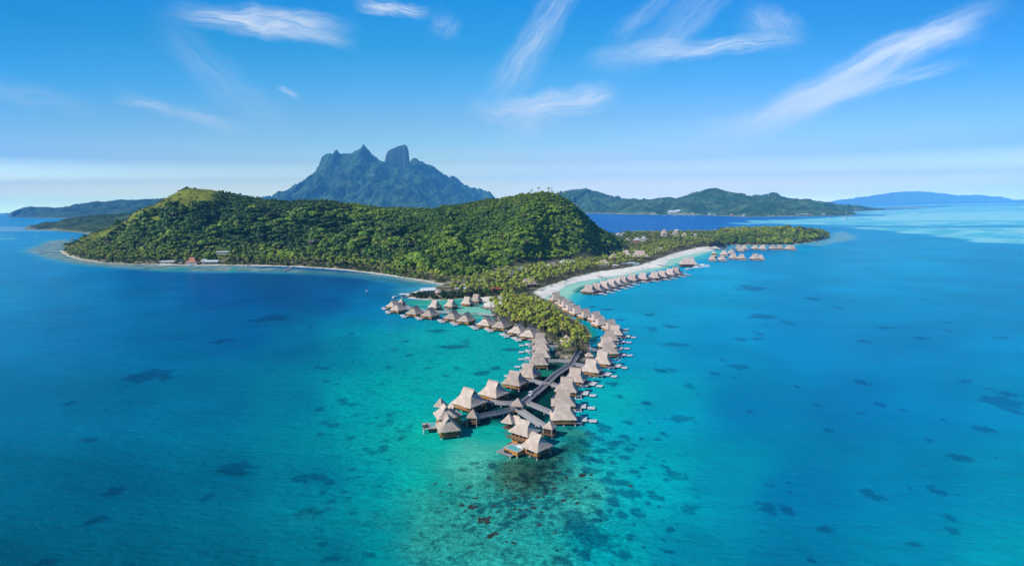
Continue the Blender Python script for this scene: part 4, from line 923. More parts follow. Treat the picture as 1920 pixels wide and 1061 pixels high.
for q in range(3): lounger(np.array(G(985 + q * 4.5, 835.5 + q * 3.4, 1.7)), 1.68, 128, False, 'white sun lounger on the open terrace beside the reef pool villa', 'white loungers on the reef villa terrace')

# villa on the lagoon side
g0 = G(840, 815); A = empty('pool_villa', (g0[0], g0[1], 0))
tag(A, 'pool villa with clustered steep thatched roofs standing apart over turquoise shallows', 'villa', 'pool villas at the end of the boardwalks')
EXC.append((g0[0], g0[1], 14))
p1 = rel(A, 839.5, 778.5, 8.4); d1 = -74
hip_child(A, p1, d1, 4.9, 4.5, 3.5, 8.4, 2.3, 1.25, 41)
w = boxchild('wall', A, p1, d1, (-3.7, 3.7, -3.4, 3.4, 1.6, 3.9), 'bamboo')
boxchild('window', w, (0, 0, 0), 0, (3.7, 3.78, -1.2, 2.2, 2.2, 3.4), 'glass'); boxchild('window', w, (0, 0, 0), 0, (-2, 2, 3.4, 3.48, 2.0, 3.3), 'glass')
boxchild('floor_frame', A, p1, d1, (-4.2, 4.4, -3.9, 3.9, 1.2, 1.56), 'frame')
stilts(A, rotpts(p1, d1, [(-3.6, -3.3), (0, -3.3), (3.6, -3.3), (3.6, 3.3), (0, 3.3), (-3.6, 3.3)]), 1.25)
p2 = rel(A, 834, 758.5, 10.8); d2 = -70
hip_child(A, p2, d2, 4.6, 4.2, 6.5, 10.8, 2.1, 1.1, 42)
w = boxchild('wall', A, p2, d2, (-3.4, 3.4, -2.9, 2.9, 1.6, 6.9), 'bamboo')
for k in range(2): boxchild('window', w, (0, 0, 0), 0, (-2.8 + k * 3, -.8 + k * 3, -2.98, -2.9, 4.4, 6.0), 'glass')
stilts(A, rotpts(p2, d2, [(-3.6, -3.2), (3.6, -3.2), (-3.6, 3.2), (3.6, 3.2)]), 1.7)
p3 = rel(A, 848, 758, 9.4); hip_child(A, p3, -66, 4.2, 3.1, 5.6, 9.4, 2.2, .9, 43, False)
boxchild('annexe_wall', A, p3, -66, (-3.4, 3.4, -2.2, 2.2, 1.6, 5.9), 'bamboo'); stilts(A, rotpts(p3, -66, [(-3, 1.9), (3, 1.9)]), 1.7)
p4 = rel(A, 826, 744, 10.4); rf = pyramid(2.4, 6.6, 10.0, 44).build('stair_roof', MAT['thatch'], A); rf.location = p4; rf.rotation_euler = (0, 0, R(-30))
stp = MB()
for k in range(16):
    a = k * .42; z = 1.4 + k * .30; stp.bar((0, 0, z), (1.7 * math.cos(a), 1.7 * math.sin(a), z), .13, 4)
for k in range(6): a = k * 1.05; stp.bar((1.8 * math.cos(a), 1.8 * math.sin(a), -1), (1.8 * math.cos(a), 1.8 * math.sin(a), 6.4), .12, 6)
o = stp.build('staircase', MAT['frame'], A); o.location = p4
p5 = rel(A, 808, 798, 2.0)
boxchild('pool_wall', A, rel(A, 812, 797, 2.0), -80, (-3.2, 3.2, -2.2, 2.2, .9, 1.98), 'frame'); boxchild('pool_deck', A, p5, -80, (-3.4, 3.4, -3.4, 3.6, 1.98, 2.14), 'pale_deck')
boxchild('pool', A, rel(A, 811, 795.5, 2.1), -80, (-1.8, 1.8, -1.0, 1.2, 2.1, 2.2), 'pool'); stilts(A, rotpts(p5, -80, [(-3, -3), (3, -3), (0, -3), (3, 2.6)]), 2.0)
boxchild('terrace', A, rel(A, 823, 797, 1.6), -78, (-3.6, 4.6, -1.5, 1.5, 1.3, 1.56), 'frame')
for q in range(2): lounger(np.array(G(797 + q * 1.5, 798.5 + q * 3.2, 2.14)), 2.14, 25, True, 'dark sun lounger on the pale pool deck of the lagoon-side pool villa', 'dark loungers of the lagoon-side pool villa')

def hut(px, py, zp, h, z0, deg, label, floor=1.6, group='small pyramid-roofed huts', posts=True, fl=1.0, name='thatched_hut', wall=None, th='thatch'):
    p = G(px, py, zp); t = empty(name, (p[0], p[1], 0), R(deg)); tag(t, label, 'hut', group)
    pyramid(h, z0, zp, int(px)).build('roof', MAT[th], t)
    if fl: MB().box(-h * fl, h * fl, -h * fl, h * fl, floor - .3, floor - .02).build('floor_frame', MAT['frame'], t)
    for sx in (-1, 1):
        for sy in (-1, 1):
            MB().bar((sx * h * .78, sy * h * .78, -1.2 if floor < 2.5 else floor - 1), (sx * h * .78, sy * h * .78, z0 + .1), .15, 6).build('post', MAT['pile'], t)
    if wall: MB().box(-h * .7, h * .7, -h * .7, h * .7, floor, z0 + .1).build('wall', MAT[wall], t)
    EXC.append((p[0], p[1], h + 1.5)); u_ = -np.array([p[0], p[1]]) / np.hypot(p[0], p[1])
    for k in (4, 8, 12, 16): EXC.append((p[0] + u_[0] * k, p[1] + u_[1] * k, h * .8))
    return t
hut(971, 745.5, 6.9, 2.9, 3.9, -12, 'pyramid-roofed thatched pavilion where the boardwalks meet', fl=1.15, name='boardwalk_pavilion')
hut(886.5, 766.5, 7.0, 2.6, 3.9, -10, 'small pyramid-roofed hut halfway along the curved walkway to the lagoon-side pool villa', fl=.9, wall='frame')
hut(1030.5, 788.5, 6.4, 2.4, 3.9, -30, 'small pyramid-roofed hut on blue-shaded posts between the reef pool villa and the canopy row', fl=1.15, wall='darkwood')
hut(752.5, 559, 8.5, 3.3, 4.2, -20, 'small steep-roofed hut behind the outermost western villas near the white boat', wall='frame', fl=.9)
hut(1062, 627, 8.0, 3.6, 3.6, 20, 'lone tan pointed hut half hidden among the palms of the islet', floor=1.9, wall='stucco', fl=.8)
hut(1339, 470.5, 8.0, 4.2, 3.8, 0, 'small pale hut at the beach end of the far piers', wall='frame', th='thatch')
hut(1340, 477, 6.0, 3.6, 3.2, 10, 'low dark-sided hut beside the pale hut on the far piers', wall='darkwood', th='thatch')
hut(822.5, 541.5, 7.5, 3.6, 3.8, 30, 'small grey thatched hut on the spit beside the white-roofed building', floor=1.6, wall='frame', fl=.9, th='thatch_far')
hut(1105, 660, 4.6, 2.6, 2.6, 0, 'cream roofed shelter under the palms at the islet end of the long boardwalk', floor=1.5, fl=.9, wall='stucco')

# golf cart waiting on the boardwalk
p = G(995.5, 742, 1.6); t = empty('golf_cart', (p[0], p[1], 1.6), R(52)); tag(t, 'small white golf cart parked on the long boardwalk just before the pavilion', 'golf cart'); t.scale = (1.2,) * 3
MB().box(-1.1, 1.1, -.55, .55, .25, .62).box(-1.1, -.3, -.5, .5, .62, 1.0).box(.75, 1.1, -.5, .5, .62, .85).build('body', MAT['white'], t)
MB().box(-1.0, .75, -.58, .58, 1.75, 1.85).build('roof', MAT['white'], t)
for sx in (-.95, .7):
    for sy in (-.5, .5): MB().bar((sx, sy, .6), (sx, sy, 1.76), .04, 5).build('post', MAT['darkwood'], t)
for sx in (-.7, .7):
    for sy in (-.55, .55): MB().bar((sx, sy - .08, .22), (sx, sy + .08, .22), .22, 10).build('wheel', MAT['dark_fabric'], t)

# ---------------------------------------------------------------- buildings ashore
def gz(x, y): return float(max(0.3, FI.sample(x, y)))
def on_ground(px, py):
    d = ray(px, py); yy = np.arange(300, 2200, 3.0); x = d[0] / d[1] * yy; zr = CAMH + d[2] / d[1] * yy
    k = np.nonzero(zr <= np.maximum(.3, FI.sample(x, yy)))[0]; k = k[0] if len(k) else -1
    return np.array([x[k], yy[k], gz(x[k], yy[k])])
def house(px, py, w, d, h, hr, deg, roofmat, label, cat='house', name='house', style='hip', wallmat='stucco', exc=1.0, z=None, par=None, group=None, clear=15):
    p = on_ground(px, py) if z is None else G(px, py, z); zz = p[2]
    t = empty(name, (p[0], p[1], zz), R(deg)); tag(t, label, cat, group)
    if style == 'hip':
        thatch_hip(w / 2, d / 2, h, h + hr, w / 2 * .42, d / 2 * .32, None, int(px), 7).build('roof', MAT[roofmat], t)
    else:
        b = MB(); e = .8; W2, D2 = w / 2 + e, d / 2 + e
        b.poly([(-W2, -D2, h), (W2, -D2, h), (W2, 0, h + hr), (-W2, 0, h + hr), (W2, D2, h), (-W2, D2, h), (-W2, -D2, h - .3), (W2, -D2, h - .3), (W2, D2, h - .3), (-W2, D2, h - .3)],
               [(0, 1, 2, 3), (3, 2, 4, 5), (6, 7, 1, 0), (5, 4, 8, 9), (1, 7, 8, 4, 2), (0, 3, 5, 9, 6), (9, 8, 7, 6)]); b.build('roof', MAT[roofmat], t)
        for k in range(int(w // 3)):
            x = -w / 2 + 1.5 + k * 3; MB().box(x - .03, x + .03, -D2 - .02, -D2 + .0, h - .25, h).v
    wl = MB().box(-w / 2 + .8, w / 2 - .8, -d / 2 + .8, d / 2 - .8, -1.5, h + .2).build('wall', MAT[wallmat], t)
    for k in range(max(1, int(w // 4.5))):
        x = -w / 2 + 1.6 + (w - 3.2) * (k + .5) / max(1, int(w // 4.5)); MB().box(x - .8, x + .8, -d / 2 + .74, -d / 2 + .8, .7, min(2.3, h - .3)).build('window', MAT['glass'], wl)
    EXC.append((p[0], p[1], max(w, d) * .5 * exc + 1))
    u_ = -np.array([p[0], p[1]]) / np.hypot(p[0], p[1])
    for k in range(1, 1 + int(clear / 7)): EXC.append((p[0] + u_[0] * (d * .3 + 7 * k), p[1] + u_[1] * (d * .3 + 7 * k), w * .36))
    if w > d * 1.5:
        for s in (-1, 1): EXC.append((p[0] + s * w * .35 * math.cos(R(deg)), p[1] + s * w * .35 * math.sin(R(deg)), d * .6 + 1))
    return t
house(1199, 486, 34, 17, 4.5, 9.5, -8, 'thatch_far', 'largest resort hall ashore with a broad grey-brown thatched roof behind the beach pool', 'hall', 'resort_hall', wallmat='darkwood')
house(1173, 482, 20, 12, 4, 7, -8, 'thatch_far', 'tan thatched wing adjoining the largest resort hall on the hill side', 'hall', 'resort_hall', wallmat='darkwood')
house(1150, 487, 17, 11, 3.6, 5.5, 6, 'thatch_far', 'grey thatched building between the palms, next inland from the resort hall wing', 'building', 'resort_building', wallmat='darkwood')
house(1131, 497, 20, 10, 3.2, 4.5, -4, 'thatch_far', 'long low tan thatched building half hidden by beach palms', 'building', 'resort_building')
house(1036, 503.5, 26, 12, 4, 5, 40, 'thatch_far', 'long grey thatched building at the foot of the second hill behind the palms', 'building', 'resort_building', wallmat='darkwood')
house(1064, 496.5, 20, 10, 4, 3, 30, 'white_roof', 'pale flat-pitched roof joined to the long grey building at the hill foot', 'building', 'resort_building', 'gable')
house(977, 510, 11, 9, 3.5, 3.5, 10, 'blue_roof', 'pale blue roofed house above the palms at the foot of the second hill', 'house', 'village_house', 'gable')
house(957.5, 518, 9, 8, 3.5, 3.5, 70, 'white_roof', 'white gabled house just below the pale blue roofed house', 'house', 'village_house', 'gable')
house(900, 530.5, 7, 6, 3, 1.6, 15, 'white_roof', 'small white roof alone among trees near the western sandy shore', 'house', 'village_house', 'gable')
house(995, 538, 13, 12, 3.6, 6, 15, 'thatch_far', 'brown thatched beach house beside the white cove', 'house', 'beach_house', wallmat='darkwood')
house(985.5, 535, 9, 8, 3.2, 4, 15, 'thatch_far', 'smaller thatched annexe right beside the brown beach house', 'house', 'beach_house', wallmat='darkwood')
house(864, 546, 11, 6, 2.8, .8, 10, 'white_roof', 'low flat white shed in the village near the spit', 'shed', 'shed', 'gable')
house(868, 541, 8, 7, 3.2, 2.4, 10, 'thatch_far', 'small brown pavilion behind the low white shed', 'pavilion', 'pavilion')
house(803, 549.5, 14, 8, 3.5, 2.2, 14, 'white_roof', 'white-roofed boat house on the spit above the dark hedge', 'boat house', 'boat_house', 'gable', z=1.2)
house(757, 556, 7, 5, 2.6, .6, 10, 'white_roof', 'low white dock shelter at the tip of the spit', 'shelter', 'dock_shelter', 'gable', z=1.0)
house(1245, 442.5, 13, 12, 5, 9, 10, 'thatch_far', 'tallest thatched pavilion on the village knoll with a steep pointed roof', 'pavilion', 'pavilion')
house(1266.5, 440.5, 12, 10, 4, 5.5, 0, 'thatch_far', 'thatched cottage on the knoll next to the tallest pavilion', 'cottage', 'cottage')
house(1268, 434.5, 10, 8, 4, 3, 0, 'white_roof', 'white roof peeping above the thatched cottage on the knoll', 'house', 'village_house', 'gable')
house(1283, 444.5, 11, 10, 4, 5, 0, 'thatch_far', 'smaller thatched cottage at the strait end of the knoll', 'cottage', 'cottage')
house(1303.5, 444, 7, 7, 3.5, 3.5, 0, 'thatch_far', 'tiny thatched hut among palms beyond the knoll cottages', 'hut', 'cottage')
house(1159, 443.5, 12, 11, 4, 5, 10, 'grey_roof', 'pale grey pointed roof nearest the dark hillside', 'house', 'hill_house')
house(1169.5, 443, 12, 10, 4, 5, 10, 'grey_roof', 'pale grey pointed roof joined beside the one nearest the dark hillside', 'house', 'hill_house')
house(1179, 441, 8, 8, 4, 3, 0, 'grey_roof', 'small pale grey roof behind the pair at the dark hillside', 'house', 'hill_house')
house(1176, 454.5, 10, 9, 3.5, 5, 20, 'grey_roof', 'narrow pale roof below the grey pair, at the foot of the slope', 'house', 'hill_house')
house(1194, 454.5, 15, 11, 4, 5.5, -5, 'grey_roof', 'widest pale grey roofed house in the middle of the slope with reddish wall', 'house', 'hill_house', wallmat='red_roof')
house(1206.5, 451.5, 12, 9, 4, 5, -10, 'grey_roof', 'pale grey roof just uphill of the widest grey house', 'house', 'hill_house')
house(1238.5, 469, 6, 5, 3, 2, 0, 'white_roof', 'white beach hut among yellow-green palms below the knoll', 'hut', 'beach_hut', 'gable')
house(1231.5, 471, 5, 4, 2.6, 1.6, 0, 'white_roof', 'smaller white beach hut next to the white one below the knoll', 'hut', 'beach_hut', 'gable')
house(1183, 496, 9, 6, 2.6, .8, -8, 'white_roof', 'white flat shelter beside the beach pool', 'shelter', 'pool_shelter', 'gable')
house(1154, 500.5, 8, 5, 2.6, .8, -8, 'white_roof', 'low white beach bar under the palms at the upper edge of the white sand', 'bar', 'beach_bar', 'gable')
# left resort below the big hill
house(361.5, 495.5, 20, 14, 4, 7.5, 0, 'red_roof', 'terracotta-roofed beach pavilion under the big hill', 'pavilion', 'pavilion', z=1.2)
house(395, 494, 26, 8, 3, 2, 4, 'white_roof', 'long white-roofed two-level house right of the terracotta pavilion', 'house', 'beach_house', 'gable')
house(384, 492.5, 6, 6, 3.2, 2.6, 4, 'white_roof', 'white gabled end house beside the long white roof', 'house', 'beach_house', 'gable')
house(419, 475, 22, 6, 2.6, 1.0, 0, 'white_roof', 'highest white flat roof on the hillside above the terracotta pavilion', 'house', 'hill_house', 'gable', z=16)
house(426, 481.5, 9, 6, 3.5, 1.2, 0, 'white_roof', 'short white roof below the highest hillside roof', 'house', 'hill_house', 'gable', z=9)
house(412, 485.5, 12, 6, 3.2, 1.0, 0, 'white_roof', 'dull white roof half hidden in trees between hillside and beach', 'house', 'hill_house', 'gable', z=5)
house(315, 493.5, 24, 7, 3, 1.2, 0, 'white_roof', 'low long white roof left of the terracotta pavilion at the sandy shore', 'house', 'beach_house', 'gable')
house(340, 493.5, 7, 6, 2.4, 3, 0, 'panel', 'small bluish-violet tent roof between the low white roof and the terracotta pavilion', 'tent', 'tent')
# overwater bar
p = G(1290.5, 483.5, 12.5); t = empty('overwater_bar', (p[0], p[1], 0), R(-6)); tag(t, 'broad thatched overwater bar with the biggest roof on the water, beside the white yachts', 'bar')
thatch_hip(12.5, 10.5, 4.2, 13.2, 7.0, 2.2, None, 77).build('roof', MAT['thatch_far'], t); MB().box(-9.5, 9.5, -8, 8, 1.6, 4.5).build('wall', MAT['darkwood'], t); MB().box(-12.5, 13.5, -11, 10, 1.2, 1.58).build('floor_frame', MAT['frame'], t)
for x in (-11, -5, 0, 5, 11):
    for y in (-10, 9): MB().bar((x, y, -1.2), (x, y, 4.2), .22, 6).build('post', MAT['frame'], t)
# tennis court, pools
def slab(name, px, z0, z1, mat, label, cat, group=None):
    pts = GP(px); c = pts.mean(0); zz = gz(*c)
    a = sum(pts[i][0] * pts[(i + 1) % len(pts)][1] - pts[(i + 1) % len(pts)][0] * pts[i][1] for i in range(len(pts)))
    if a < 0: pts = pts[::-1]
    n = len(pts); o = MB().rings([[(x - c[0], y - c[1], z0) for x, y in pts], [(x - c[0], y - c[1], z1) for x, y in pts]]).build(name, MAT[mat]); o.location = (c[0], c[1], zz)
    tag(o, label, cat, group)
    return o, c
o, c = slab('tennis_court', [(912,548.5),(915,543.5),(943,541.5),(944,546)], .1, .32, 'court', 'red tennis court surrounded by dark trees near the sheltered lagoon', 'tennis court')
nb = MB().box(-.06, .06, -6, 6, .3, 1.25); nb.build('net', MAT['white'], o)
EXC.append((c[0], c[1], 12)); q = G(922, 545); EXC.append((q[0], q[1], 9)); q = G(936, 545); EXC.append((q[0], q[1], 9))
def oval(cx, cy, rx, ry, n=18): return [(cx + rx * math.cos(2 * math.pi * i / n), cy + ry * math.sin(2 * math.pi * i / n)) for i in range(n)]
o, c = slab('swimming_pool', oval(1192, 497, 8, 2.6), .15, .45, 'pool', 'blue kidney-shaped swimming pool at the edge of the white beach', 'swimming pool'); EXC.append((c[0], c[1], 9))
o, c = slab('swimming_pool', oval(1172, 496.5, 7, 1.6), .15, .42, 'blue_roof', 'pale shallow pool beside the palms left of the blue beach pool', 'swimming pool'); EXC.append((c[0], c[1], 8))

# ---------------------------------------------------------------- boats
def hull(L, Wd, H, mat, t, name='hull'):
    rings = []
    for x, k, zk in [(-.5, .82, 0), (-.3, .95, 0), (0, 1, 0), (.25, .82, .03), (.42, .42, .10), (.5, .04, .2)]:
        w = Wd / 2 * k; z1 = H * (1 + zk); rings.append([(L * x, -w, z1), (L * x, -w * .75, H * .1), (L * x, 0, -H * .35), (L * x, w * .75, H * .1), (L * x, w, z1)])
    MB().rings([r[::-1] for r in rings]).build(name, MAT[mat], t, False)
def boat(px, py, L, deg, label, kind='motor', group=None):
    p = G(px, py, .5); t = empty({'motor': 'motor_boat', 'cat': 'catamaran', 'sail': 'sailing_boat'}[kind], (p[0], p[1], 0.25), R(deg)); tag(t, label, {'motor': 'boat', 'cat': 'catamaran', 'sail': 'sailing boat'}[kind], group)
    W_ = L * .32; H = L * .11
    if kind == 'cat':
        for s in (-1, 1): h = empty_hull = None; MB().rings([[(L * x, s * L * .2 - L * .06 * k, H * 1.2), (L * x, s * L * .2, -H * .4), (L * x, s * L * .2 + L * .06 * k, H * 1.2)][::-1] for x, k in ((-.5, .8), (0, 1), (.35, .7), (.5, .06))]).build('hull', MAT['white'], t)
        MB().box(-L * .42, L * .2, -L * .22, L * .22, H * .9, H * 1.3).build('deck', MAT['white_deck'], t)
    else: hull(L, W_, H, 'white', t)
    c = MB(); c.rings([[(-L * .3, -W_ * .34, H), (L * .2, -W_ * .3, H), (L * .2, W_ * .3, H), (-L * .3, W_ * .34, H)], [(-L * .28, -W_ * .3, H * 1.8), (L * .1, -W_ * .25, H * 1.8), (L * .1, W_ * .25, H * 1.8), (-L * .28, W_ * .3, H * 1.8)]]); cb = c.build('cabin', MAT['white'], t)
    MB().box(L * .02, L * .17, -W_ * .29, W_ * .29, H * 1.15, H * 1.5).build('windscreen', MAT['glass'], cb)
    if kind == 'motor' and L > 8: MB().box(-L * .32, L * .08, -W_ * .34, W_ * .34, H * 2.4, H * 2.55).bar((-L * .3, W_ * .3, H), (-L * .3, W_ * .3, H * 2.4), .06, 5).bar((-L * .3, -W_ * .3, H), (-L * .3, -W_ * .3, H * 2.4), .06, 5).bar((L * .05, -W_ * .28, H), (L * .05, -W_ * .28, H * 2.4), .06, 5).bar((L * .05, W_ * .28, H), (L * .05, W_ * .28, H * 2.4), .06, 5).build('hardtop', MAT['white'], t)
    if kind == 'sail':
        MB().bar((L * .05, 0, H), (L * .05, 0, L * 1.25), L * .012 + .05, 6).build('mast', MAT['white'], t); MB().bar((L * .05, 0, H * 2.4), (-L * .4, 0, H * 2.4), L * .022, 6).build('boom', MAT['cushion'], t)
    return t
boat(1308, 502.5, 15, -14, 'white motor yacht moored alongside the big-roofed overwater bar')
boat(1319, 499, 16, -20, 'white catamaran moored just outside the motor yacht at the overwater bar', 'cat')
boat(1292, 506, 11, 8, 'small open white boat moored under the edge of the overwater bar')
boat(741, 557.5, 8, 60, 'white boat moored at the tip of the spit behind the outermost villas')
boat(688.5, 545.5, 5, 80, 'tiny white boat alone on the blue bay in front of the sandy shore')
boat(357.5, 498, 12, 5, 'white boat at the shore in front of the terracotta pavilion')
boat(1555.5, 411, 22, 10, 'smaller of two sailing boats with bare masts anchored off the long green island', 'sail')
boat(1585.5, 410.5, 30, 20, 'larger of two sailing boats with bare masts anchored off the long green island', 'sail')
boat(70, 436, 10, 170, 'tiny white boat crossing the blue water before the low wooded headland')
for a, b, l in [(1247,405,18),(1265,405.3,18),(1283,404.2,15),(1293,404.2,15),(1301,406,18)]:
    boat(a, b, l, 15, 'tiny white boat anchored along the shore of the distant island town', 'motor', 'boats along the distant shore')
# distant houses along the strait
def far_house(px, py, w, h, label, Y, mat='white_roof', group=None):
    p = at(px, py, Y); t = empty('distant_house', (p[0], p[1], max(1.2, p[2]))); tag(t, label, 'house', group)
    MB().box(-w / 2, w / 2, -w * .3, w * .3, -3, h).build('wall', MAT['stucco'], t)
    MB().poly([(-w * .55, -w * .36, h), (w * .55, -w * .36, h), (w * .55, 0, h + w * .18), (-w * .55, 0, h + w * .18), (w * .55, w * .36, h), (-w * .55, w * .36, h)], [(0, 1, 2, 3), (3, 2, 4, 5), (1, 4, 2), (0, 3, 5), (0, 5, 4, 1)]).build('roof', MAT[mat], t)
def shoreY(px): return float(np.interp(px, [1100, 1200, 1300, 1350, 1400, 1450, 1500, 1560, 1600], [G(1100,400.5)[1], G(1200,402.8)[1], G(1300,403.6)[1], G(1350,405)[1], G(1400,407)[1], G(1450,406.3)[1], G(1500,406)[1], G(1560,405)[1], G(1600,404)[1]])) + 45
rh = random.Random(4)
for px in [1140, 1146, 1168, 1187, 1202, 1206, 1212, 1330, 1340, 1372, 1395, 1440, 1462, 1480, 1490, 1496, 1504, 1512, 1520, 1543]:
    Y = shoreY(px); far_house(px, HORIZ - .0125 * (px - 960) + 92 / Y * FPX - .8, rh.uniform(16, 26), rh.uniform(5, 8), 'tiny pale house on the waterfront of the distant green island', Y, rh.choice(['white_roof', 'white_roof', 'grey_roof', 'red_roof']), 'waterfront houses on the distant island')
for px, py, w in [(1262, 400.6, 60), (1277, 399.6, 70), (1292, 398.4, 60), (1302, 397.6, 40)]:
    far_house(px, py, w, 12, 'long pale hotel block on the shore of the distant green island', shoreY(px) + 60, 'white_roof', 'pale hotel blocks on the distant island')
far_house(144, 434.5, 16, 8, 'white house at the water edge of the dark wooded headland', 2700)
# mast on the far hilltop
p = at(1441, 371.5, 4780); t = empty('radio_mast', tuple(p)); tag(t, 'white radio mast on the shoulder of the pointed distant hill', 'mast')
MB().bar((0, 0, -5), (0, 0, 45), 2.0, 6, 1.4).build('pole', MAT['white'], t); MB().box(-3, 3, -3, 3, 38, 41).build('platform', MAT['white'], t)

# ---------------------------------------------------------------- vegetation
EXA = np.array(EXC)
def free(x, y, pad=0.0):
    k = np.ones(len(x), bool)
    for ex, ey, er in EXC: k &= (x - ex) ** 2 + (y - ey) ** 2 > (er + pad) ** 2
    return k
def quads(c, nrm, size, rg, asp=1.0):
    """leaf clump quads: centres (n,3), normals, sizes -> (n,4,3)"""
    n = len(c); nrm = nrm / (np.linalg.norm(nrm, axis=1, keepdims=True) + 1e-9)
    t = rg.normal(size=(n, 3)); t -= (t * nrm).sum(1, keepdims=True) * nrm; t /= np.linalg.norm(t, axis=1, keepdims=True) + 1e-9
    b = np.cross(nrm, t); s = size[:, None]
    return np.stack([c - t * s - b * s * asp, c + t * s - b * s * asp, c + t * s + b * s * asp, c - t * s + b * s * asp], 1)
def crown(n, kind, seed, size):
    """unit crown: (n,4,3) quads and a shade per quad"""
    rg = np.random.default_rng(seed)
    if kind == 'umbrella':
        L = [(0, 0, .05, .55)] + [(rg.uniform(.35, .62) * math.cos(a), rg.uniform(.35, .62) * math.sin(a), rg.uniform(-.12, .12), rg.uniform(.32, .45)) for a in np.linspace(0, 6.28, 7)[:-1] + rg.uniform(0, 1)]
        fl = .42
    elif kind == 'bush':
        L = [(rg.uniform(-.45, .45), rg.uniform(-.45, .45), rg.uniform(-.1, .2), rg.uniform(.4, .62)) for _ in range(5)]; fl = .85
    else:
        L = [(0, 0, .18, .66)] + [(rg.uniform(.3, .6) * math.cos(a), rg.uniform(.3, .6) * math.sin(a), rg.uniform(-.3, .25), rg.uniform(.32, .52)) for a in np.linspace(0, 6.28, 6)[:-1] + rg.uniform(0, 1)]
        fl = .9
    L = np.array(L); p = L[:, 3] ** 2; p /= p.sum()
    k = rg.choice(len(L), n, p=p); d = rg.normal(size=(n, 3)); d[:, 2] = np.abs(d[:, 2]) * .95 - .25; d /= np.linalg.norm(d, axis=1, keepdims=True)
    rad = rg.uniform(.78, 1.06, n); c = L[k, :3] + d * (L[k, 3] * rad)[:, None] * np.array([1, 1, fl])
    nr = d * np.array([1, 1, 1 / fl]) + rg.normal(size=(n, 3)) * .26
    q = quads(c, nr, size * rg.uniform(.6, 1.25, n), rg)
    lob = rg.uniform(.86, 1.14, len(L))
    sh = lob[k] * rg.uniform(.84, 1.16, n)
    return q, sh
def palm_geo(seed, h, nf=13, seg=4, lo=False):
    rg = np.random.default_rng(seed); V = []; F = []; Cc = []
    lean = rg.uniform(-.9, .9, 2)
    def add(q, col):
        b = len(V); V.extend(q); F.append((b, b + 1, b + 2, b + 3)); Cc.extend([col] * 4)
    top = np.array([lean[0], lean[1], h])
    for i in range(nf):
        a = 2 * math.pi * i / nf * 1.0 + rg.uniform(-.25, .25); el = rg.uniform(-.25, 1.0); L = rg.uniform(2.5, 3.5)
        dr = np.array([math.cos(a), math.sin(a), 0]); sd = np.array([-math.sin(a), math.cos(a), 0])
        pts = []; p = top.copy(); ang = el
        for s in range(seg + 1):
            pts.append(p.copy()); p = p + (dr * math.cos(ang) + np.array([0, 0, 1]) * math.sin(ang)) * L / seg; ang -= rg.uniform(.38, .62) * 4 / seg
        age = rg.uniform(0, 1)
        base = lerp(np.array([.40, .42, .045]), np.array([.17, .23, .03]), age) if el > -.05 else np.array([.30, .24, .06])
        base = base * rg.uniform(.8, 1.2)
        W = [.16, .62, .70, .50, .08] if seg == 4 else [.2, .75, .6, .1]
        for s in range(seg):
            w0, w1 = W[s], W[s + 1]; dz = np.array([0, 0, -.28])
            if lo: add([pts[s] - sd * w0, pts[s] + sd * w0, pts[s + 1] + sd * w1, pts[s + 1] - sd * w1], base)
            else:
                add([pts[s], pts[s] + sd * w0 + dz * w0, pts[s + 1] + sd * w1 + dz * w1, pts[s + 1]], base * 1.05)
                add([pts[s] - sd * w0 + dz * w0, pts[s], pts[s + 1], pts[s + 1] - sd * w1 + dz * w1], base * .95)
    crown_ = (np.array(V), np.array(F), np.array(Cc))
    tr = MB(); tr.bar((0, 0, -.6), (lean[0] * .35, lean[1] * .35, h * .55), .22, 5, .16); tr.bar((lean[0] * .35, lean[1] * .35, h * .55), (lean[0], lean[1], h), .16, 5, .12)
    return crown_, tr
def scatter(poly, step, rg, jit=.5):
    P_ = poly if isinstance(poly, np.ndarray) else GP(poly, 2.0); lo, hi = P_.min(0), P_.max(0)
    X, Y = np.meshgrid(np.arange(lo[0], hi[0], step), np.arange(lo[1], hi[1], step)); X = X + (np.arange(X.shape[0]) % 2)[:, None] * step * .5
    X = X + rg.uniform(-jit, jit, X.shape) * step; Y = Y + rg.uniform(-jit, jit, Y.shape) * step
    q = np.stack([X.ravel(), Y.ravel()], -1); q = q[inside(q, P_)]; return q
rg = np.random.default_rng(21)
PIX = lambda x, y, z: (960 + FPX * (x * RT[0] + y * RT[1] + (z - CAMH) * RT[2]) / (y * FW[1] + (z - CAMH) * FW[2]), 530.5 - FPX * (x * UP[0] + y * UP[1] + (z - CAMH) * UP[2]) / (y * FW[1] + (z - CAMH) * FW[2]))

# palms
PALM = []
def addpalms(poly, step, keep=1.0, pad=.3, hs=(.8, 1.15)):
    q = scatter(poly, step, rg); sdv = FI.sample(q[:, 0], q[:, 1], FI.sd); bch = FI.sample(q[:, 0], q[:, 1], FI.beach)
    k = free(q[:, 0], q[:, 1], pad) & (sdv > 1.2) & (bch < .3) & (rg.uniform(size=len(q)) < keep); q = q[k]
    for x, y in q: PALM.append((x, y, gz(x, y), rg.uniform(*hs)))
addpalms([(912,568),(930,563),(960,566),(1000,574),(1022,582),(1045,602),(1070,621),(1092,636),(1106,650),(1110,668),(1080,680),(1045,668),(1036,648),(985,626),(932,606),(920,586)], 4.5, .95, hs=(.85, 1.1))
addpalms([(838,552),(842,538),(880,527),(920,519),(960,512),(1020,504),(1080,497),(1112,510),(1100,516),(1068,524.5),(1040,534),(1012,543),(985,551),(940,557),(880,558)], 6.0, .85)
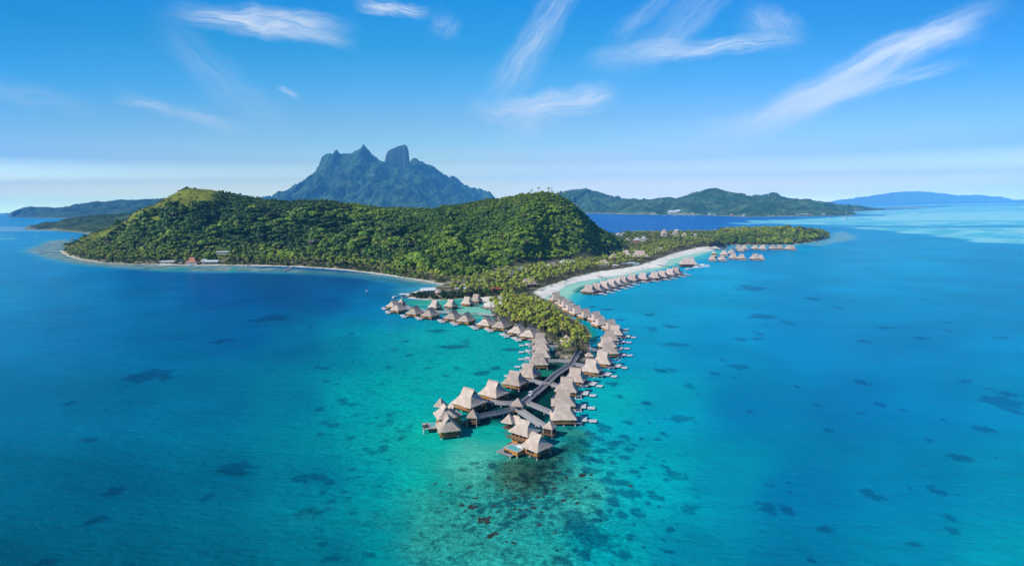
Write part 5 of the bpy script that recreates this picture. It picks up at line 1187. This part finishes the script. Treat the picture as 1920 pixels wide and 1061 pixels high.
addpalms([(1080,498),(1130,490),(1160,480),(1235,468),(1270,462),(1330,461),(1347,466),(1320,468),(1300,470.5),(1265,478),(1240,485.5),(1217,493),(1200,499.5),(1180,503),(1150,507.5),(1112,512.5)], 7.0, .9)
addpalms([(1160,470),(1165,446),(1200,441),(1340,440),(1352,458),(1240,470),(1200,472)], 10.5, .75, hs=(.5, .85))
addpalms([(115,469),(150,483),(250,492.5),(400,493.5),(500,494.5),(600,498.5),(700,508),(828,531),(835,526),(760,511),(690,502),(600,493),(500,488),(400,487),(250,485),(150,474)], 8.5, .8, hs=(.9, 1.4))
FRONT = SHORE_PX[:18] + [(835,527),(760,512),(700,505),(650,500),(560,495),(450,492),(300,490),(200,487),(150,481),(118,470)]
addpalms(FRONT, 7.5, .85, pad=-1, hs=(.8, 1.3))
addpalms([(1345,460),(1350,446),(1400,440),(1440,440),(1440,456)], 13, .6)
addpalms([(985,470),(1000,455),(1090,460),(1100,486),(1010,500)], 12, .35, hs=(1.0, 1.3))
addpalms([(560,480),(700,490),(860,500),(880,515),(780,512),(620,494)], 13, .4, hs=(1.0, 1.4))
PALM = np.array(PALM); dist = np.hypot(PALM[:, 0], PALM[:, 1]); PALM = PALM[np.argsort(dist / PALM[:, 3])]
NP_ = min(300, len(PALM))
pv = []
for k in range(7):
    (V, F, Cc), tr = palm_geo(200 + k, 8.0 + .5 * k)
    pv.append((fastmesh('crown', V, F, MAT['palm'], Cc), tr.mesh('trunk', MAT['trunk'])))
for i in range(NP_):
    x, y, z, s = PALM[i]; k = rg.integers(7)
    t = empty('palm_tree', (x, y, z), rg.uniform(0, 6.28)); t.scale = (s, s, s * rg.uniform(.85, 1.15))
    link('crown', pv[k][0], t); link('trunk', pv[k][1], t)
    tag(t, 'coconut palm with arching yellow-green fronds in the grove between the villas', 'palm tree', 'coconut palms of the resort grove')
lo_ = [palm_geo(300 + k, 8.0 + .5 * k, 10, 3, True) for k in range(6)]
VV, FFc, CC = [], 0, []
for x, y, z, s in PALM[NP_:]:
    (V, F, Cc), tr = lo_[rg.integers(6)]; a = rg.uniform(0, 6.28); c, n_ = math.cos(a), math.sin(a)
    q = V * s; q = np.stack([q[:, 0] * c - q[:, 1] * n_ + x, q[:, 0] * n_ + q[:, 1] * c + y, q[:, 2] + z], -1)
    VV.append(q); CC.append(Cc * rg.uniform(.75, 1.2))
    h = V[:, 2].max() * s * .8; tk = np.array([[-.2, 0, -.5], [.2, 0, -.5], [.13, 0, h], [-.13, 0, h], [0, -.2, -.5], [0, .2, -.5], [0, .13, h], [0, -.13, h]]) + np.array([x, y, z])
    VV.append(tk); CC.append(np.tile([.13, .10, .07], (8, 1)))
if VV:
    VV = np.concatenate(VV); CC = np.concatenate(CC)
    o = link('palm_grove', fastmesh('palm_grove', VV, np.arange(len(VV)).reshape(-1, 4), MAT['palm'], CC)); tag(o, kind='stuff')

# broad-leaved forest on the hills
TREE = []    # x, y, z, radius, kind, r, g, b
def addtrees(poly, step, rlo, rhi, kinds, cols, keep=1.0, pad=.5, grass_cut=.55, foot=False, zfac=(.75, 1.15)):
    q = scatter(poly, step, rg); x, y = q[:, 0], q[:, 1]
    sdv = FI.sample(x, y, FI.sd); bch = FI.sample(x, y, FI.beach); gr = FI.sample(x, y, FI.grass); tt = FI.sample(x, y, FI.tA)
    k = free(x, y, pad) & (sdv > 2.5) & (bch < .25) & ((gr < grass_cut) | (rg.uniform(size=len(q)) < .0)) & (rg.uniform(size=len(q)) < keep)
    if foot: k &= tt > .004
    crest = (polydist(q, RIDGE_A[:, :2], False) < 42)[k]
    x, y = x[k], y[k]; cl = fbm(x / 45, y / 45, 3, 51); c2 = fbm(x / 160, y / 160, 3, 52)
    for i in range(len(x)):
        r = rlo + (rhi - rlo) * rg.uniform() ** 1.8 * lerp(.65, 1.5, np.clip((cl[i] - .3) / .4, 0, 1)); f = np.clip(((cl[i] - .5) * 1.5 + (c2[i] - .5) * 1.3 + rg.normal() * .14 + .42), 0, 1)
        c = lerp(np.array(cols[0]), np.array(cols[1]), f)
        if rg.uniform() < .025: c = np.array([.16, .135, .055])
        if rg.uniform() < .05: c = np.array([.09, .14, .085])
        if crest[i]: r = min(r, rg.uniform(2.2, 3.8))
        TREE.append((x[i], y[i], gz(x[i], y[i]), r, kinds[rg.integers(len(kinds))], *c))
DK, MD, LT = (.048, .122, .028), (.225, .335, .040), (.40, .51, .04)
crestY = np.concatenate([RIDGE_A[:, :2] + np.array([0, 45.])])
HILL = np.concatenate([FOOT[:19], GP([(1180, 452)]), crestY[::-1]])
RIGHT = np.concatenate([GP([(840,521),(900,519),(950,509),(1000,501),(1060,494),(1100,489),(1150,479),(1172,466)], 2), crestY[::-1][:16], np.array([at(760, 440, 1000)[:2]])])
inR = lambda q: inside(q, RIGHT)
addtrees(HILL, 7.2, 2.6, 8.2, ['round', 'round', 'bush', 'umbrella'], (DK, MD), foot=True)
TREE = [t for t in TREE if not inside(np.array([[t[0], t[1]]]), RIGHT)[0]]
addtrees(RIGHT, 5.6, 2.0, 5.6, ['round', 'bush', 'bush'], ((.12, .225, .03), (.37, .48, .036)), foot=True)
ALB = GP([(0, 0)] * 0 + [(490,497),(560,498)], 2)
UMB = np.concatenate([np.array([at(480, 400, 1130)[:2], at(620, 396, 1160)[:2], at(740, 410, 1080)[:2], at(800, 440, 980)[:2], at(740, 470, 930)[:2], at(560, 470, 1000)[:2], at(470, 450, 1050)[:2]])])
addtrees(UMB, 17, 8, 12, ['umbrella'], ((.065, .118, .020), (.140, .205, .026)), keep=.75, foot=True)
addtrees(np.array([at(200, 470, 1130)[:2], at(330, 440, 1100)[:2], at(450, 420, 1120)[:2], at(480, 470, 1000)[:2], at(330, 480, 1000)[:2]]), 26, 6, 9, ['round', 'umbrella'], (DK, MD), keep=.6, foot=True)
addtrees(FRONT, 6.5, 1.8, 4.2, ['round', 'bush'], (DK, MD), keep=.7)
# low scrub over the grassy spine
SCR = np.concatenate([RIDGE_A[:, :2] + np.array([0, 14.]), (RIDGE_A[:, :2] + np.array([0, -125.]))[::-1]])
q = scatter(SCR, 3.2, rg); gq = FI.sample(q[:, 0], q[:, 1], FI.grass); q = q[(gq > .3)]; cl = fbm(q[:, 0] / 14, q[:, 1] / 14, 3, 57)
for (x, y), c_ in zip(q, cl):
    if rg.uniform() < (.30 if x < -250 else .8): TREE.append((x, y, gz(x, y) - .3, rg.uniform(.8, 1.9) * (1.6 if c_ > .62 else 1), 'bush', *(lerp(np.array([.30, .33, .045]), np.array([.13, .19, .035]), np.clip((c_ - .4) * 3, 0, 1)) * rg.uniform(.8, 1.2))))
# village knoll, peninsula, spit
addtrees([(1160,474),(1163,447),(1200,439),(1340,437),(1352,458),(1340,463),(1240,472),(1200,476)], 8, 1.8, 3.4, ['round', 'bush'], (DK, MD), keep=.6)
addtrees([(1340,463),(1350,437),(1440,432),(1500,432.5),(1548,438),(1557,443),(1530,452.5),(1500,456.5),(1460,458.6),(1400,459),(1358,460)], 8.6, 3.0, 7.6, ['round', 'bush', 'round'], ((.12, .20, .035), (.42, .45, .05)), grass_cut=2)
addtrees([(762,560),(768,552),(800,549),(850,549),(905,552),(912,561),(900,563),(862,560),(820,562)], 5.2, 2.6, 3.8, ['bush'], ((.022, .060, .022), (.045, .095, .03)), keep=1, pad=0)
addtrees([(845,546),(905,538),(960,538),(985,545),(960,556),(915,555)], 7.5, 2.6, 4.4, ['round', 'bush'], (DK, MD), keep=.7)
addtrees([(835,536),(900,522),(960,512),(1080,495),(1160,474),(1170,478),(1110,502),(1010,530),(900,545)], 13, 2.6, 4.6, ['round', 'bush'], (DK, MD), keep=.6)
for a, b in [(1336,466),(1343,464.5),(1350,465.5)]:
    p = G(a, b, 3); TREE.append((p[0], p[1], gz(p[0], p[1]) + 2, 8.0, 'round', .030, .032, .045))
addtrees([(915,570),(960,568),(1022,584),(1070,623),(1106,652),(1108,668),(1080,679),(1045,667),(1036,647),(985,625),(932,605)], 6.5, 1.2, 2.6, ['bush'], ((.05, .10, .025), (.17, .22, .035)), keep=.6, pad=-.5)
# bushes round the islet shore
addtrees([(1030,644),(1062,672),(1084,682),(1112,670),(1112,650),(1085,660),(1060,655)], 5.0, 1.3, 2.2, ['bush'], ((.05, .10, .02), (.15, .20, .03)), keep=.6)
kinds = ['round', 'bush', 'umbrella']
tr = TREE; TX = np.array([(t[0], t[1], t[2], t[3]) for t in tr])
pxs, pys = PIX(TX[:, 0], TX[:, 1], TX[:, 2])
vis = (pxs > -20) & (pxs < 1940) & (TX[:, 1] < 1260)
scr = TX[:, 3] / np.hypot(TX[:, 0], TX[:, 1]) * np.where(vis, 1, .01)
# keep the very nearest and biggest as single trees
order = np.argsort(-scr); IND = set(order[:298].tolist())
var = {k: [crown(230, k, 500 + 10 * j + len(k), .13) for j in range(5)] for k in kinds}
lov = {k: [crown(120, k, 700 + 10 * j + len(k), .165) for j in range(6)] for k in kinds}
tm = {}
def tmesh(k, j, band):
    key = (k, j, band)
    if key not in tm:
        q, sh = var[k][j]; base = [np.array([.056, .118, .022]), np.array([.11, .195, .026]), np.array([.20, .30, .03])][band]
        tm[key] = fastmesh('crown', q.reshape(-1, 3), np.arange(len(q) * 4).reshape(-1, 4), MAT['leaf'], np.repeat(sh[:, None] * base, 4, 0))
    return tm[key]
trunk_me = MB().bar((0, 0, -1.3), (0, 0, .15), .09, 6, .05).bar((0, 0, -.25), (.4, .1, .2), .035, 5, .02).bar((0, 0, -.3), (-.35, .25, .2), .035, 5, .02).bar((0, 0, -.2), (0, -.4, .25), .035, 5, .02).mesh('trunk', MAT['bark'])
VV, CC = [], []
KS = {'round': .70, 'bush': .40, 'umbrella': .95}
for i, t in enumerate(tr):
    x, y, z, r, k = t[:5]; col_ = np.array(t[5:8]); zc = z + r * KS[k]; a = rg.uniform(0, 6.28); fz = rg.uniform(.8, 1.15)
    if i in IND:
        lum = col_[1]; band = 0 if lum < .14 else 1 if lum < .23 else 2; j = int(rg.integers(5))
        o = empty('broadleaf_tree' if k != 'bush' else 'leafy_bush', (x, y, zc), a); o.scale = (r, r, r * fz)
        link('crown', tmesh(k, j, band), o)
        if k != 'bush': link('trunk', trunk_me, o)
        if k == 'umbrella': tag(o, 'spreading flat-topped dark green tree in the forest on the big hill', 'tree', 'flat-topped trees on the hillside')
        elif k == 'round': tag(o, 'rounded leafy green tree standing out of the forest and gardens', 'tree', 'rounded trees of the forest and gardens')
        else: tag(o, 'dense green bush or bushy tree near the shore and gardens', 'bush', 'dense bushes by the shore and gardens')
    else:
        q, sh = lov[k][rg.integers(6)]; c, n_ = math.cos(a), math.sin(a)
        q = q * np.array([r, r, r * fz]); q = np.stack([q[..., 0] * c - q[..., 1] * n_ + x, q[..., 0] * n_ + q[..., 1] * c + y, q[..., 2] + zc], -1)
        VV.append(q.reshape(-1, 3)); CC.append(np.repeat(sh[:, None] * col_, 4, 0))
VV = np.concatenate(VV); CC = np.concatenate(CC)
o = link('forest', fastmesh('forest', VV, np.arange(len(VV)).reshape(-1, 4), MAT['leaf'], CC)); tag(o, kind='stuff')
# the mauve flowering tree above the sandy shore
p = at(590, 474, 985); q, sh = crown(170, 'umbrella', 999, .15)
o = empty('flowering_tree', (p[0], p[1], gz(p[0], p[1]) + 9)); o.scale = (9, 9, 8)
link('crown', fastmesh('crown', q.reshape(-1, 3), np.arange(len(q) * 4).reshape(-1, 4), MAT['leaf'], np.repeat(sh[:, None] * np.array([.22, .16, .19]), 4, 0)), o); link('trunk', trunk_me, o)
tag(o, 'mauve-grey flowering tree alone among the dark green trees above the sandy shore', 'tree')
print('COUNT palms', len(PALM), 'trees', len(tr), 'quads', len(VV) // 4)

# ---------------------------------------------------------------- rocks
def rock_mesh(seed, n=2, rough=.35, flat=.6):
    bm = bmesh.new(); bmesh.ops.create_icosphere(bm, subdivisions=n, radius=1.0); r_ = random.Random(seed)
    off = Vector((r_.uniform(0, 50), r_.uniform(0, 50), 0))
    for v in bm.verts:
        k = 1 + rough * (float(vnoise(np.array(v.co.x * 1.7 + off.x + v.co.z), np.array(v.co.y * 1.7 + off.y - v.co.z), seed)) - .5) * 2
        v.co = v.co * k; v.co.z *= flat
    me = bpy.data.meshes.new('rock'); bm.to_mesh(me); bm.free(); return me
V0 = [rock_mesh(60 + k, 1, .4, .75) for k in range(5)]
rb = MB()
for line in ([(905,577),(912,580),(922,582),(927,593),(932,605),(946,615),(968,622),(1000,631),(1030,643),(1042,653),(1043,663),(1053,672),(1068,678),(1080,681),(1096,677),(1107,668)], [(880,573),(905,576.5),(927,579)], [(1338,466.5),(1352,465.3),(1364,464.6)]):
    q = GP(line)
    for a, b in zip(q[:-1], q[1:]):
        L = np.hypot(*(b - a))
        for k in range(int(L / .8)):
            c = lerp(a, b, rg.uniform()) + rg.normal(size=2) * .7; r = rg.uniform(.45, 1.05); me = V0[rg.integers(5)]; n0 = len(rb.v)
            rb.v += [(c[0] + v.co.x * r, c[1] + v.co.y * r, .25 + v.co.z * r) for v in me.vertices]; rb.f += [tuple(n0 + i for i in p_.vertices) for p_ in me.polygons]
tag(rb.build('shore_rocks', MAT['rock']), kind='stuff')
def coral_mesh(seed):
    r_ = random.Random(seed); b = MB()
    for q in range(7):
        me = rock_mesh(seed * 9 + q, 2, .5, .5); a = r_.uniform(0, 6.28); d = 0 if q == 0 else r_.uniform(.35, .95); k = r_.uniform(.28, .62); n0 = len(b.v)
        b.v += [(d * math.cos(a) + v.co.x * k, d * math.sin(a) + v.co.y * k, v.co.z * k * .7) for v in me.vertices]; b.f += [tuple(n0 + i for i in p_.vertices) for p_ in me.polygons]; bpy.data.meshes.remove(me)
    return b.mesh('coral_head', MAT['coral'])
CM = [coral_mesh(80 + k) for k in range(6)]
HEADS = [(907,972,20,9,1),(925,1003,16,8,1),(885,950,16,7,0),(965,935,12,4,0),(975,955,8,5,0),(1015,960,7,4,0),(1050,885,7,5,0),(1063,895,8,5,0),(1057,938,9,5,0),(1082,942,9,5,0),(1090,891,14,6,0),(932,960,6,3,0),(990,908,6,3,0),(878,913,7,3,0),(844,908,6,3,0),(826,921,7,3,0),(817,906,6,3,0),(1072,930,6,3,0),(865,948,10,5,0),(873,958,6,3,0),(1037,908,6,3,0),(984,966,6,3,0),(957,967,6,3,0),(1000,945,6,3,0),(1110,890,7,4,0)]
r3 = random.Random(12)
for _ in range(45):
    a, b = r3.gauss(975, 58), r3.gauss(925, 38)
    if b > 868 and not any(abs(a - q[0]) < 8 and abs(b - q[1]) < 4 for q in HEADS): HEADS.append((a, b, r3.uniform(4, 9), 4, 0))
for i, (a, b, w_, h_, big_) in enumerate(HEADS):
    p = G(a, b, 0); s_ = scale_at(p); o = link('coral_head', CM[i % 6], None, (p[0], p[1], -.08 if big_ else .0), rg.uniform(0, 6.28)); r = w_ * s_ * (.58 if big_ else .5)
    o.scale = (r, r * 1.25, r * (.7 if big_ else .35))
    lab = {0: 'largest dark brown coral head, alone in the shallows before the reef pool villa', 1: 'brown and ochre coral head farthest out from the villas, near the largest one'}.get(i, 'small brown coral head in the mottled shallows before the pool villas')
    tag(o, lab, 'coral', 'coral heads in the front shallows')
for me in V0: bpy.data.meshes.remove(me)
